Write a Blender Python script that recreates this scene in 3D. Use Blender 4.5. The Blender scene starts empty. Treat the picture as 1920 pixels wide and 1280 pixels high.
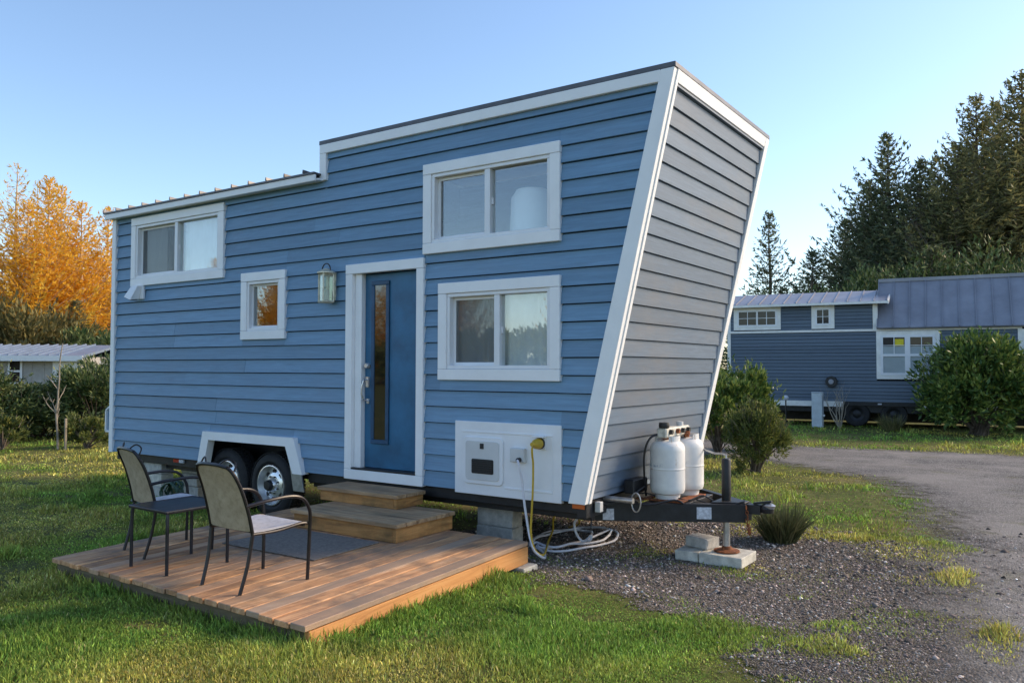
import bpy, bmesh, math, random
import numpy as np
from mathutils import Vector, Matrix, Euler
R = math.radians
random.seed(7)
rng = np.random.default_rng(11)
scene = bpy.context.scene
col = scene.collection

# ------------------------------------------------------------------ camera
cam_d = bpy.data.cameras.new('camera')
cam = bpy.data.objects.new('camera', cam_d)
col.objects.link(cam)
CAM = Vector((10.7713, -6.0822, 1.699))
yaw, pitch, roll = R(-34.3325), R(1.8623), R(0.1297)
fw = Vector((math.sin(yaw) * math.cos(pitch), math.cos(yaw) * math.cos(pitch), math.sin(pitch)))
rt = Vector((math.cos(yaw), -math.sin(yaw), 0))
up = rt.cross(fw)
rt2 = rt * math.cos(roll) + up * math.sin(roll)
up2 = up * math.cos(roll) - rt * math.sin(roll)
M = Matrix((rt2, up2, -fw)).transposed().to_4x4()
M.translation = CAM
cam.matrix_world = M
cam_d.sensor_width = 36
cam_d.lens = 1506.4155 / 1920 * 36
cam_d.clip_start = 0.05
cam_d.clip_end = 5000
scene.camera = cam

# ------------------------------------------------------------------ light
SUN_AZ = R(48)       # from +X towards +Y
SUN_EL = R(30)
world = bpy.data.worlds.new('World')
scene.world = world
world.use_nodes = True
wn = world.node_tree.nodes
wl = world.node_tree.links
wn.clear()
w_out = wn.new('ShaderNodeOutputWorld')
w_bg = wn.new('ShaderNodeBackground')
sky = wn.new('ShaderNodeTexSky')
sky.sky_type = 'NISHITA'
sky.sun_disc = False
sky.sun_elevation = SUN_EL
sky.sun_rotation = math.pi / 2 - SUN_AZ
sky.altitude = 50
sky.air_density = 1.0
sky.dust_density = 0.7
sky.ozone_density = 2.2
w_bg.inputs['Strength'].default_value = 0.14
wl.new(sky.outputs[0], w_bg.inputs[0])
wl.new(w_bg.outputs[0], w_out.inputs[0])
sun_d = bpy.data.lights.new('sun', 'SUN')
sun_d.energy = 2.3
sun_d.angle = R(18)
sun_d.color = (1.0, 0.76, 0.50)
sun = bpy.data.objects.new('sun', sun_d)
col.objects.link(sun)
SD = Vector((math.cos(SUN_AZ) * math.cos(SUN_EL), math.sin(SUN_AZ) * math.cos(SUN_EL), math.sin(SUN_EL)))
sun.rotation_euler = SD.to_track_quat('Z', 'Y').to_euler()
sun.location = (30, 10, 20)
vs = scene.view_settings
vs.view_transform = 'Standard'
vs.look = 'None'
vs.exposure = 0.9
vs.gamma = 1.0
vs.use_curve_mapping = False
scene.cycles.max_bounces = 8
scene.cycles.transparent_max_bounces = 16
scene.cycles.caustics_reflective = False
scene.cycles.caustics_refractive = False

# ------------------------------------------------------------------ materials
def new_mat(name):
    m = bpy.data.materials.new(name)
    m.use_nodes = True
    nt = m.node_tree
    return m, nt, nt.nodes['Principled BSDF']

def ramp_node(nt, stops):
    r = nt.nodes.new('ShaderNodeValToRGB')
    e = r.color_ramp.elements
    while len(e) < len(stops):
        e.new(0.5)
    for el, (p, c) in zip(e, stops):
        el.position = p
        el.color = (c[0], c[1], c[2], 1)
    return r

def noise_node(nt, scale, detail=4, rough=0.55, stretch=(1, 1, 1), coord='Object', distortion=0.0):
    tc = nt.nodes.new('ShaderNodeTexCoord')
    mp = nt.nodes.new('ShaderNodeMapping')
    mp.inputs['Scale'].default_value = stretch
    n = nt.nodes.new('ShaderNodeTexNoise')
    n.inputs['Scale'].default_value = scale
    n.inputs['Detail'].default_value = detail
    n.inputs['Roughness'].default_value = rough
    n.inputs['Distortion'].default_value = distortion
    nt.links.new(tc.outputs[coord], mp.inputs[0])
    nt.links.new(mp.outputs[0], n.inputs['Vector'])
    return n

def mixc(nt, fac, a, b, mode='MIX'):
    x = nt.nodes.new('ShaderNodeMix')
    x.data_type = 'RGBA'
    x.blend_type = mode
    for sock, v in ((x.inputs[0], fac), (x.inputs[6], a), (x.inputs[7], b)):
        if hasattr(v, 'is_linked'):
            nt.links.new(v, sock)
        elif isinstance(v, (int, float)):
            sock.default_value = v
        else:
            sock.default_value = (v[0], v[1], v[2], 1)
    return x.outputs[2]

def mathn(nt, op, a, b=None, clamp=False):
    x = nt.nodes.new('ShaderNodeMath')
    x.operation = op
    x.use_clamp = clamp
    for sock, v in ((x.inputs[0], a), (x.inputs[1], b)):
        if v is None:
            continue
        if hasattr(v, 'is_linked'):
            nt.links.new(v, sock)
        else:
            sock.default_value = v
    return x.outputs[0]

def bump(nt, bs, h, strength=0.3, dist=0.01):
    b = nt.nodes.new('ShaderNodeBump')
    b.inputs['Strength'].default_value = strength
    b.inputs['Distance'].default_value = dist
    nt.links.new(h, b.inputs['Height'])
    nt.links.new(b.outputs[0], bs.inputs['Normal'])

def vary(nt, c, amt):
    """small brightness difference from piece to piece"""
    oi = nt.nodes.new('ShaderNodeObjectInfo')
    hs = nt.nodes.new('ShaderNodeHueSaturation')
    v = mathn(nt, 'MULTIPLY_ADD', oi.outputs['Random'], 2 * amt)
    v.node.inputs[2].default_value = 1 - amt
    nt.links.new(v, hs.inputs['Value'])
    nt.links.new(c, hs.inputs['Color'])
    return hs.outputs[0]

def simple(name, c, rough=0.6, metal=0.0, var=0.12, scale=8, b=0.15, stretch=(1, 1, 1), bd=0.004, spec=None):
    m, nt, bs = new_mat(name)
    n = noise_node(nt, scale, 5, 0.6, stretch)
    lo = [max(0, x * (1 - var * 1.4)) for x in c]
    hi = [min(1, x * (1 + var)) for x in c]
    r = ramp_node(nt, [(0.3, lo), (0.7, hi)])
    nt.links.new(n.outputs[0], r.inputs[0])
    nt.links.new(r.outputs[0], bs.inputs['Base Color'])
    bs.inputs['Roughness'].default_value = rough
    bs.inputs['Metallic'].default_value = metal
    if spec is not None:
        bs.inputs['Specular IOR Level'].default_value = spec
    if b:
        n2 = noise_node(nt, scale * 5, 4, 0.6, stretch)
        bump(nt, bs, n2.outputs[0], b, bd)
    return m

def paint_siding(name, c, grey, grey_amt, stretch, dirt_scale=1.6):
    """painted lap siding: wood grain under paint, weathering in patches"""
    m, nt, bs = new_mat(name)
    g = noise_node(nt, 26, 5, 0.62, stretch, distortion=0.6)
    r = ramp_node(nt, [(0.25, [x * 0.80 for x in c]), (0.55, c), (0.8, [min(1, x * 1.17) for x in c])])
    nt.links.new(g.outputs[0], r.inputs[0])
    big = noise_node(nt, dirt_scale, 7, 0.68, (0.55, 0.55, 1.3))
    mr = ramp_node(nt, [(0.48, (0, 0, 0)), (0.72, (1, 1, 1))])
    nt.links.new(big.outputs[0], mr.inputs[0])
    f = mathn(nt, 'MULTIPLY', mr.outputs[0], grey_amt)
    cc = mixc(nt, f, r.outputs[0], grey)
    fine = noise_node(nt, 9, 8, 0.75, (0.4, 0.4, 1.0))
    fr = ramp_node(nt, [(0.60, (0, 0, 0)), (0.78, (1, 1, 1))])
    nt.links.new(fine.outputs[0], fr.inputs[0])
    cc = mixc(nt, mathn(nt, 'MULTIPLY', fr.outputs[0], 0.35), cc, [x * 1.5 + 0.04 for x in c])
    cc = vary(nt, cc, 0.11)
    nt.links.new(cc, bs.inputs['Base Color'])
    bs.inputs['Roughness'].default_value = 0.55
    bump(nt, bs, g.outputs[0], 0.28, 0.004)
    return m

def wood(name, cols, stretch, scale=3.0, var=0.16, rough=0.75, knots=True, bst=0.45, stain=None, stain_amt=0.6, tone=None):
    """weathered timber: streaks along the board, knots, piece to piece difference"""
    m, nt, bs = new_mat(name)
    tc = nt.nodes.new('ShaderNodeTexCoord')
    oi = nt.nodes.new('ShaderNodeObjectInfo')
    off = nt.nodes.new('ShaderNodeVectorMath')
    off.operation = 'MULTIPLY_ADD'
    cr = nt.nodes.new('ShaderNodeCombineXYZ')
    for i in range(3):
        nt.links.new(mathn(nt, 'MULTIPLY', oi.outputs['Random'], 37.0 + 11 * i), cr.inputs[i])
    off.inputs[1].default_value = stretch
    nt.links.new(tc.outputs['Object'], off.inputs[0])
    nt.links.new(cr.outputs[0], off.inputs[2])
    def nz(sc, det, ro, dis):
        n = nt.nodes.new('ShaderNodeTexNoise')
        n.inputs['Scale'].default_value = sc
        n.inputs['Detail'].default_value = det
        n.inputs['Roughness'].default_value = ro
        n.inputs['Distortion'].default_value = dis
        nt.links.new(off.outputs[0], n.inputs['Vector'])
        return n
    a = nz(scale, 7, 0.66, 0.8)
    r = ramp_node(nt, [(0.22 + 0.56 * i / (len(cols) - 1), c) for i, c in enumerate(cols)])
    nt.links.new(a.outputs[0], r.inputs[0])
    cc = r.outputs[0]
    if stain:
        s = noise_node(nt, 2.3, 6, 0.65)
        sr = ramp_node(nt, [(0.45, (0, 0, 0)), (0.66, (1, 1, 1))])
        nt.links.new(s.outputs[0], sr.inputs[0])
        cc = mixc(nt, mathn(nt, 'MULTIPLY', sr.outputs[0], stain_amt), cc, stain)
    if knots:
        k = nz(scale * 0.55, 2, 0.5, 0.2)
        kr = ramp_node(nt, [(0.66, (0, 0, 0)), (0.74, (1, 1, 1))])
        nt.links.new(k.outputs[0], kr.inputs[0])
        cc = mixc(nt, mathn(nt, 'MULTIPLY', kr.outputs[0], 0.75), cc, (0.05, 0.025, 0.012))
    if tone:
        fr_ = mathn(nt, 'FRACT', mathn(nt, 'MULTIPLY', oi.outputs['Random'], 7.31))
        cc = mixc(nt, mathn(nt, 'MULTIPLY', mathn(nt, 'POWER', fr_, 2.0), 0.75), cc, tone)
    cc = vary(nt, cc, var)
    nt.links.new(cc, bs.inputs['Base Color'])
    bs.inputs['Roughness'].default_value = rough
    f = nz(scale * 4, 6, 0.7, 0.3)
    bump(nt, bs, f.outputs[0], bst, 0.004)
    return m

def glass_mat(name, tint=(0.95, 0.97, 0.96), ior=1.95):
    m, nt, bs = new_mat(name)
    nt.nodes.remove(bs)
    out = nt.nodes['Material Output']
    t = nt.nodes.new('ShaderNodeBsdfTransparent')
    t.inputs[0].default_value = (*tint, 1)
    g = nt.nodes.new('ShaderNodeBsdfGlossy')
    g.inputs['Roughness'].default_value = 0.012
    g.inputs['Color'].default_value = (0.95, 0.97, 1, 1)
    lw_ = nt.nodes.new('ShaderNodeLayerWeight')
    lw_.inputs['Blend'].default_value = 0.5
    f5 = mathn(nt, 'POWER', lw_.outputs['Facing'], 4.0)
    f0 = ((ior - 1) / (ior + 1)) ** 2
    fac = mathn(nt, 'MULTIPLY_ADD', f5, 1 - f0)
    fac.node.inputs[2].default_value = f0
    n = noise_node(nt, 1.6, 1, 0.4)
    b = nt.nodes.new('ShaderNodeBump')
    b.inputs['Strength'].default_value = 0.02
    b.inputs['Distance'].default_value = 0.01
    nt.links.new(n.outputs[0], b.inputs['Height'])
    nt.links.new(b.outputs[0], g.inputs['Normal'])
    mx = nt.nodes.new('ShaderNodeMixShader')
    nt.links.new(fac, mx.inputs[0])
    nt.links.new(t.outputs[0], mx.inputs[1])
    nt.links.new(g.outputs[0], mx.inputs[2])
    nt.links.new(mx.outputs[0], out.inputs[0])
    return m

def leaf_mat(name, stops, rough=0.55, trans=0.25, scale=0.6, attr=None):
    m, nt, bs = new_mat(name)
    out = nt.nodes['Material Output']
    if attr:
        a = nt.nodes.new('ShaderNodeAttribute')
        a.attribute_name = attr
        cc = a.outputs['Color']
    else:
        geo = nt.nodes.new('ShaderNodeNewGeometry')
        n = noise_node(nt, scale, 4, 0.6)
        f = mathn(nt, 'MULTIPLY_ADD', geo.outputs['Random Per Island'], 0.55)
        nt.links.new(mathn(nt, 'MULTIPLY', n.outputs[0], 0.75), f.node.inputs[2])
        f2 = mathn(nt, 'SUBTRACT', f, 0.12)
        r = ramp_node(nt, stops)
        nt.links.new(f2, r.inputs[0])
        cc = r.outputs[0]
    nt.links.new(cc, bs.inputs['Base Color'])
    bs.inputs['Roughness'].default_value = rough
    bs.inputs['Specular IOR Level'].default_value = 0.3
    tr = nt.nodes.new('ShaderNodeBsdfTranslucent')
    nt.links.new(cc, tr.inputs[0])
    mx = nt.nodes.new('ShaderNodeMixShader')
    mx.inputs[0].default_value = trans
    nt.links.new(bs.outputs[0], mx.inputs[1])
    nt.links.new(tr.outputs[0], mx.inputs[2])
    nt.links.new(mx.outputs[0], out.inputs[0])
    return m

MT = {}
BLUE = (0.152, 0.276, 0.412)
MT['siding'] = paint_siding('blue_siding_paint', BLUE, (0.20, 0.27, 0.36), 0.35, (0.10, 1, 1.6))
MT['siding_end'] = paint_siding('blue_siding_worn_light_toned', (0.115, 0.165, 0.235), (0.18, 0.18, 0.19), 0.7, (1, 0.10, 1.6), 1.1)  # front paint, darkened and greyed to offset the sun here, plus grey stains
MT['white'] = simple('white_trim_paint', (0.88, 0.885, 0.89), 0.5, 0, 0.03, 5, 0.2, (1, 1, 1))
MT['vinyl'] = simple('white_vinyl', (0.80, 0.81, 0.83), 0.35, 0, 0.03, 6, 0.0)
MT['panel_white'] = simple('white_panel_plastic', (0.82, 0.83, 0.85), 0.4, 0, 0.04, 5, 0.05)
MT['door'] = simple('teal_blue_door_paint', (0.024, 0.135, 0.265), 0.42, 0, 0.22, 3.2, 0.12)
MT['door_dark'] = simple('door_lite_frame', (0.018, 0.075, 0.16), 0.45, 0, 0.2, 6, 0.1)
MT['roof'] = simple('dark_roof_metal', (0.10, 0.10, 0.11), 0.45, 0.4, 0.2, 5, 0.1)
MT['inside'] = simple('interior_wall', (0.32, 0.30, 0.28), 0.8, 0, 0.1, 3, 0.0)
MT['black'] = simple('black_chassis_paint', (0.013, 0.014, 0.017), 0.5, 0.0, 0.4, 12, 0.25)
MT['rubber'] = simple('tyre_rubber', (0.016, 0.016, 0.018), 0.75, 0, 0.3, 14, 0.3)
MT['rim'] = simple('chrome_rim', (0.78, 0.78, 0.78), 0.26, 0.65, 0.12, 10, 0.05)
MT['steel'] = simple('galvanised_steel', (0.45, 0.46, 0.47), 0.4, 0.8, 0.25, 14, 0.1)
MT['brass'] = simple('aged_pale_metal', (0.70, 0.66, 0.52), 0.45, 0.25, 0.2, 20, 0.1)
MT['rust'] = simple('rusty_iron', (0.26, 0.085, 0.03), 0.8, 0.2, 0.5, 20, 0.5)
MT['concrete'] = simple('concrete', (0.44, 0.43, 0.40), 0.9, 0, 0.22, 16, 0.6, bd=0.006)
MT['concrete_warm'] = simple('pale_concrete', (0.56, 0.54, 0.47), 0.9, 0, 0.22, 14, 0.6, bd=0.006)
MT['chair_tube'] = simple('dark_brown_tube', (0.018, 0.016, 0.019), 0.35, 0.3, 0.25, 20, 0.05)
MT['table'] = simple('dark_table_metal', (0.022, 0.024, 0.034), 0.35, 0.3, 0.4, 12, 0.1)
MT['mat'] = simple('grey_doormat', (0.17, 0.15, 0.135), 0.95, 0, 0.25, 40, 0.7)
MT['yellow'] = simple('yellow_cable', (0.55, 0.36, 0.03), 0.45, 0, 0.1, 20, 0.0)
MT['white_hose'] = simple('white_hose', (0.70, 0.69, 0.74), 0.4, 0, 0.08, 20, 0.0)
MT['dark_plastic'] = simple('dark_plastic', (0.015, 0.015, 0.017), 0.45, 0, 0.2, 20, 0.0)
MT['red'] = simple('red_reflector', (0.45, 0.03, 0.02), 0.3, 0, 0.1, 20, 0.0)
MT['orange'] = simple('orange_marker', (0.55, 0.13, 0.03), 0.3, 0, 0.1, 20, 0.0)
MT['green_hose'] = simple('green_hose', (0.03, 0.07, 0.045), 0.45, 0, 0.3, 20, 0.0)
MT['label'] = simple('pale_sticker', (0.55, 0.57, 0.62), 0.6, 0, 0.25, 40, 0.0)
MT['yellow_note'] = simple('yellow_paper', (0.75, 0.62, 0.03), 0.7, 0, 0.1, 20, 0.0)
MT['curtain'] = simple('white_curtain', (0.80, 0.82, 0.83), 0.9, 0, 0.06, 4, 0.0)
MT['lampshade'] = simple('white_lampshade', (0.75, 0.76, 0.76), 0.9, 0, 0.04, 4, 0.0)
MT['glass'] = glass_mat('window_glass')
MT['glass_dim'] = glass_mat('lantern_glass', (0.85, 0.88, 0.83), 1.5)
MT['deck'] = wood('deck_boards', [(0.10, 0.042, 0.02), (0.42, 0.19, 0.075), (0.64, 0.35, 0.16), (0.76, 0.60, 0.45)], (7.0, 0.55, 7.0), 2.6, 0.28, 0.7, True, 0.6, (0.13, 0.08, 0.05), 1.0, (0.40, 0.31, 0.24))
MT['deck_side'] = wood('deck_rim_sun_warm', [(0.36, 0.15, 0.05), (0.60, 0.28, 0.09), (0.70, 0.38, 0.15)], (3.0, 0.6, 9.0), 2.2, 0.08, 0.7, True, 0.4)  # orange wood, with warm light from the right put into the colour
MT['deck_dark'] = wood('deck_rim_weathered', [(0.06, 0.045, 0.03), (0.15, 0.115, 0.07), (0.26, 0.21, 0.14)], (0.6, 3.0, 9.0), 2.2, 0.12, 0.8, True, 0.5, (0.07, 0.085, 0.04), 0.6)
MT['tread'] = wood('step_tread', [(0.13, 0.075, 0.04), (0.38, 0.235, 0.125), (0.58, 0.41, 0.25)], (0.6, 7.0, 7.0), 2.2, 0.18, 0.8, True, 0.5, (0.15, 0.125, 0.08), 0.6)
MT['riser'] = wood('step_riser', [(0.11, 0.05, 0.018), (0.44, 0.21, 0.065), (0.66, 0.36, 0.13)], (0.7, 0.7, 7.0), 2.4, 0.15, 0.75, True, 0.5, (0.10, 0.075, 0.03), 0.75)
MT['stake'] = wood('stake_wood', [(0.25, 0.20, 0.14), (0.42, 0.35, 0.26)], (6, 6, 0.6), 3, 0.1)
MT['bark'] = simple('bark', (0.15, 0.115, 0.09), 0.9, 0, 0.4, 6, 0.5)
MT['bark_pale'] = simple('pale_bark', (0.34, 0.29, 0.23), 0.85, 0, 0.3, 6, 0.4)
MT['bark_sun_gold'] = simple('sun_tinted_bark', (0.60, 0.44, 0.26), 0.9, 0, 0.35, 4, 0.4)  # bark tinted with the same golden sunlight as the leaves
MT['twig'] = simple('brown_twigs', (0.20, 0.15, 0.115), 0.9, 0, 0.35, 4, 0.3)
MT['conifer'] = leaf_mat('spruce_needles', [(0.12, (0.038, 0.056, 0.028)), (0.5, (0.115, 0.142, 0.070)), (0.85, (0.28, 0.29, 0.145))], 0.6, 0.38, 0.35)
MT['conifer_brown'] = leaf_mat('spruce_needles_olive', [(0.12, (0.055, 0.066, 0.028)), (0.5, (0.17, 0.175, 0.072)), (0.85, (0.40, 0.34, 0.13))], 0.6, 0.38, 0.35)
MT['sun_gold'] = leaf_mat('sun_tinted_foliage', [(0.12, (0.28, 0.17, 0.03)), (0.42, (0.80, 0.43, 0.035)), (0.85, (0.95, 0.66, 0.10))], 0.6, 0.62, 0.25)  # conifer leaves with golden sunlight put into their colour
MT['olive'] = leaf_mat('olive_foliage', [(0.12, (0.06, 0.06, 0.025)), (0.5, (0.17, 0.155, 0.055)), (0.85, (0.34, 0.26, 0.09))], 0.6, 0.2, 0.3)
MT['laurel'] = leaf_mat('laurel_leaves', [(0.12, (0.022, 0.05, 0.016)), (0.5, (0.09, 0.165, 0.040)), (0.88, (0.36, 0.40, 0.09))], 0.4, 0.2, 1.2)
MT['shrub'] = leaf_mat('shrub_leaves', [(0.12, (0.035, 0.05, 0.016)), (0.5, (0.12, 0.155, 0.040)), (0.88, (0.34, 0.32, 0.08))], 0.5, 0.25, 1.5)
MT['hedge'] = leaf_mat('hedge_leaves', [(0.12, (0.022, 0.042, 0.016)), (0.5, (0.08, 0.13, 0.040)), (0.88, (0.32, 0.33, 0.12))], 0.45, 0.2, 1.0)
MT['grass'] = leaf_mat('grass_blades', None, 0.6, 0.3, attr='tint')
MT['reed'] = leaf_mat('reed_blades', [(0.1, (0.06, 0.075, 0.025)), (0.5, (0.16, 0.165, 0.06)), (0.9, (0.34, 0.28, 0.14))], 0.6, 0.2, 3)
MT['reed_dark'] = leaf_mat('dark_reed_blades', [(0.1, (0.03, 0.04, 0.018)), (0.5, (0.085, 0.10, 0.04)), (0.9, (0.20, 0.18, 0.09))], 0.6, 0.2, 3)
MT['siding2'] = paint_siding('slate_blue_siding', (0.105, 0.142, 0.188), (0.125, 0.165, 0.205), 0.3, (0.10, 1, 1.6))
MT['trim2'] = simple('cream_trim', (0.86, 0.85, 0.81), 0.6, 0, 0.08, 6, 0.1)
MT['roof2'] = simple('slate_metal_roof', (0.27, 0.275, 0.315), 0.42, 0.15, 0.12, 2.0, 0.05)
MT['grey_wall'] = simple('grey_board_wall', (0.40, 0.385, 0.365), 0.8, 0, 0.1, 4, 0.2)
MT['pale_roof'] = simple('pale_blue_metal_roof', (0.24, 0.30, 0.39), 0.4, 0.3, 0.12, 2, 0.05)
MT['pedestal'] = simple('pale_pedestal_paint', (0.50, 0.56, 0.60), 0.6, 0, 0.12, 6, 0.1)

def screen_mat():
    m, nt, bs = new_mat('insect_screen')
    out = nt.nodes['Material Output']
    bs.inputs['Base Color'].default_value = (0.05, 0.05, 0.05, 1)
    bs.inputs['Roughness'].default_value = 0.8
    n = noise_node(nt, 30, 3, 0.5)
    r = ramp_node(nt, [(0.3, (0.10, 0.10, 0.10)), (0.7, (0.16, 0.16, 0.16))])
    nt.links.new(n.outputs[0], r.inputs[0])
    nt.links.new(r.outputs[0], bs.inputs['Base Color'])
    t = nt.nodes.new('ShaderNodeBsdfTransparent')
    mx = nt.nodes.new('ShaderNodeMixShader')
    mx.inputs[0].default_value = 0.30
    nt.links.new(t.outputs[0], mx.inputs[1])
    nt.links.new(bs.outputs[0], mx.inputs[2])
    nt.links.new(mx.outputs[0], out.inputs[0])
    return m
MT['screen'] = screen_mat()

def fabric_mat(name, c1, c2, stain):
    m, nt, bs = new_mat(name)
    n = noise_node(nt, 7, 6, 0.7)
    r = ramp_node(nt, [(0.3, c1), (0.7, c2)])
    nt.links.new(n.outputs[0], r.inputs[0])
    s = noise_node(nt, 22, 6, 0.7)
    sr = ramp_node(nt, [(0.48, (0, 0, 0)), (0.7, (1, 1, 1))])
    nt.links.new(s.outputs[0], sr.inputs[0])
    cc = mixc(nt, mathn(nt, 'MULTIPLY', sr.outputs[0], 0.55), r.outputs[0], stain)
    nt.links.new(cc, bs.inputs['Base Color'])
    bs.inputs['Roughness'].default_value = 0.85
    w = noise_node(nt, 300, 2, 0.5)
    bump(nt, bs, w.outputs[0], 0.4, 0.002)
    return m
MT['sling_back'] = fabric_mat('tan_sling', (0.34, 0.27, 0.18), (0.50, 0.41, 0.29), (0.20, 0.165, 0.09))
MT['sling_seat'] = fabric_mat('pale_grey_sling', (0.50, 0.50, 0.53), (0.64, 0.63, 0.65), (0.36, 0.35, 0.35))

def tank_mat():
    m, nt, bs = new_mat('white_tank_paint')
    n = noise_node(nt, 6, 5, 0.6)
    r = ramp_node(nt, [(0.3, (0.66, 0.66, 0.65)), (0.7, (0.80, 0.80, 0.78))])
    nt.links.new(n.outputs[0], r.inputs[0])
    tc = nt.nodes.new('ShaderNodeTexCoord')
    sp = nt.nodes.new('ShaderNodeSeparateXYZ')
    nt.links.new(tc.outputs['Object'], sp.inputs[0])
    # rust: from the neck down, along the weld, and in chips
    top = mathn(nt, 'MULTIPLY', mathn(nt, 'SUBTRACT', sp.outputs[2], 0.34), 5.0, True)
    weld = mathn(nt, 'SUBTRACT', 1.0, mathn(nt, 'MULTIPLY', mathn(nt, 'ABSOLUTE', mathn(nt, 'SUBTRACT', sp.outputs[2], 0.274)), 70.0), True)
    s = noise_node(nt, 14, 7, 0.75, (1, 1, 0.3))
    a = mathn(nt, 'ADD', s.outputs[0], mathn(nt, 'MULTIPLY', top, 0.10))
    a = mathn(nt, 'ADD', a, mathn(nt, 'MULTIPLY', weld, 0.10))
    sr = ramp_node(nt, [(0.64, (0, 0, 0)), (0.74, (1, 1, 1))])
    nt.links.new(a, sr.inputs[0])
    cc = mixc(nt, mathn(nt, 'MULTIPLY', sr.outputs[0], 0.75), r.outputs[0], (0.34, 0.15, 0.045))
    # faded blue print
    band = mathn(nt, 'SUBTRACT', 1.0, mathn(nt, 'MULTIPLY', mathn(nt, 'ABSOLUTE', mathn(nt, 'SUBTRACT', sp.outputs[2], 0.315)), 45.0), True)
    pr = noise_node(nt, 46, 2, 0.5, (1, 1, 0.7))
    p2 = ramp_node(nt, [(0.50, (0, 0, 0)), (0.56, (1, 1, 1))])
    nt.links.new(pr.outputs[0], p2.inputs[0])
    left = mathn(nt, 'MULTIPLY', mathn(nt, 'SUBTRACT', 0.03, sp.outputs[0]), 12.0, True)
    f = mathn(nt, 'MULTIPLY', mathn(nt, 'MULTIPLY', mathn(nt, 'GREATER_THAN', band, 0.2), p2.outputs[0]), mathn(nt, 'MULTIPLY', left, 0.6))
    cc = mixc(nt, f, cc, (0.10, 0.22, 0.36))
    nt.links.new(cc, bs.inputs['Base Color'])
    bs.inputs['Roughness'].default_value = 0.42
    return m
MT['tank'] = tank_mat()

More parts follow.
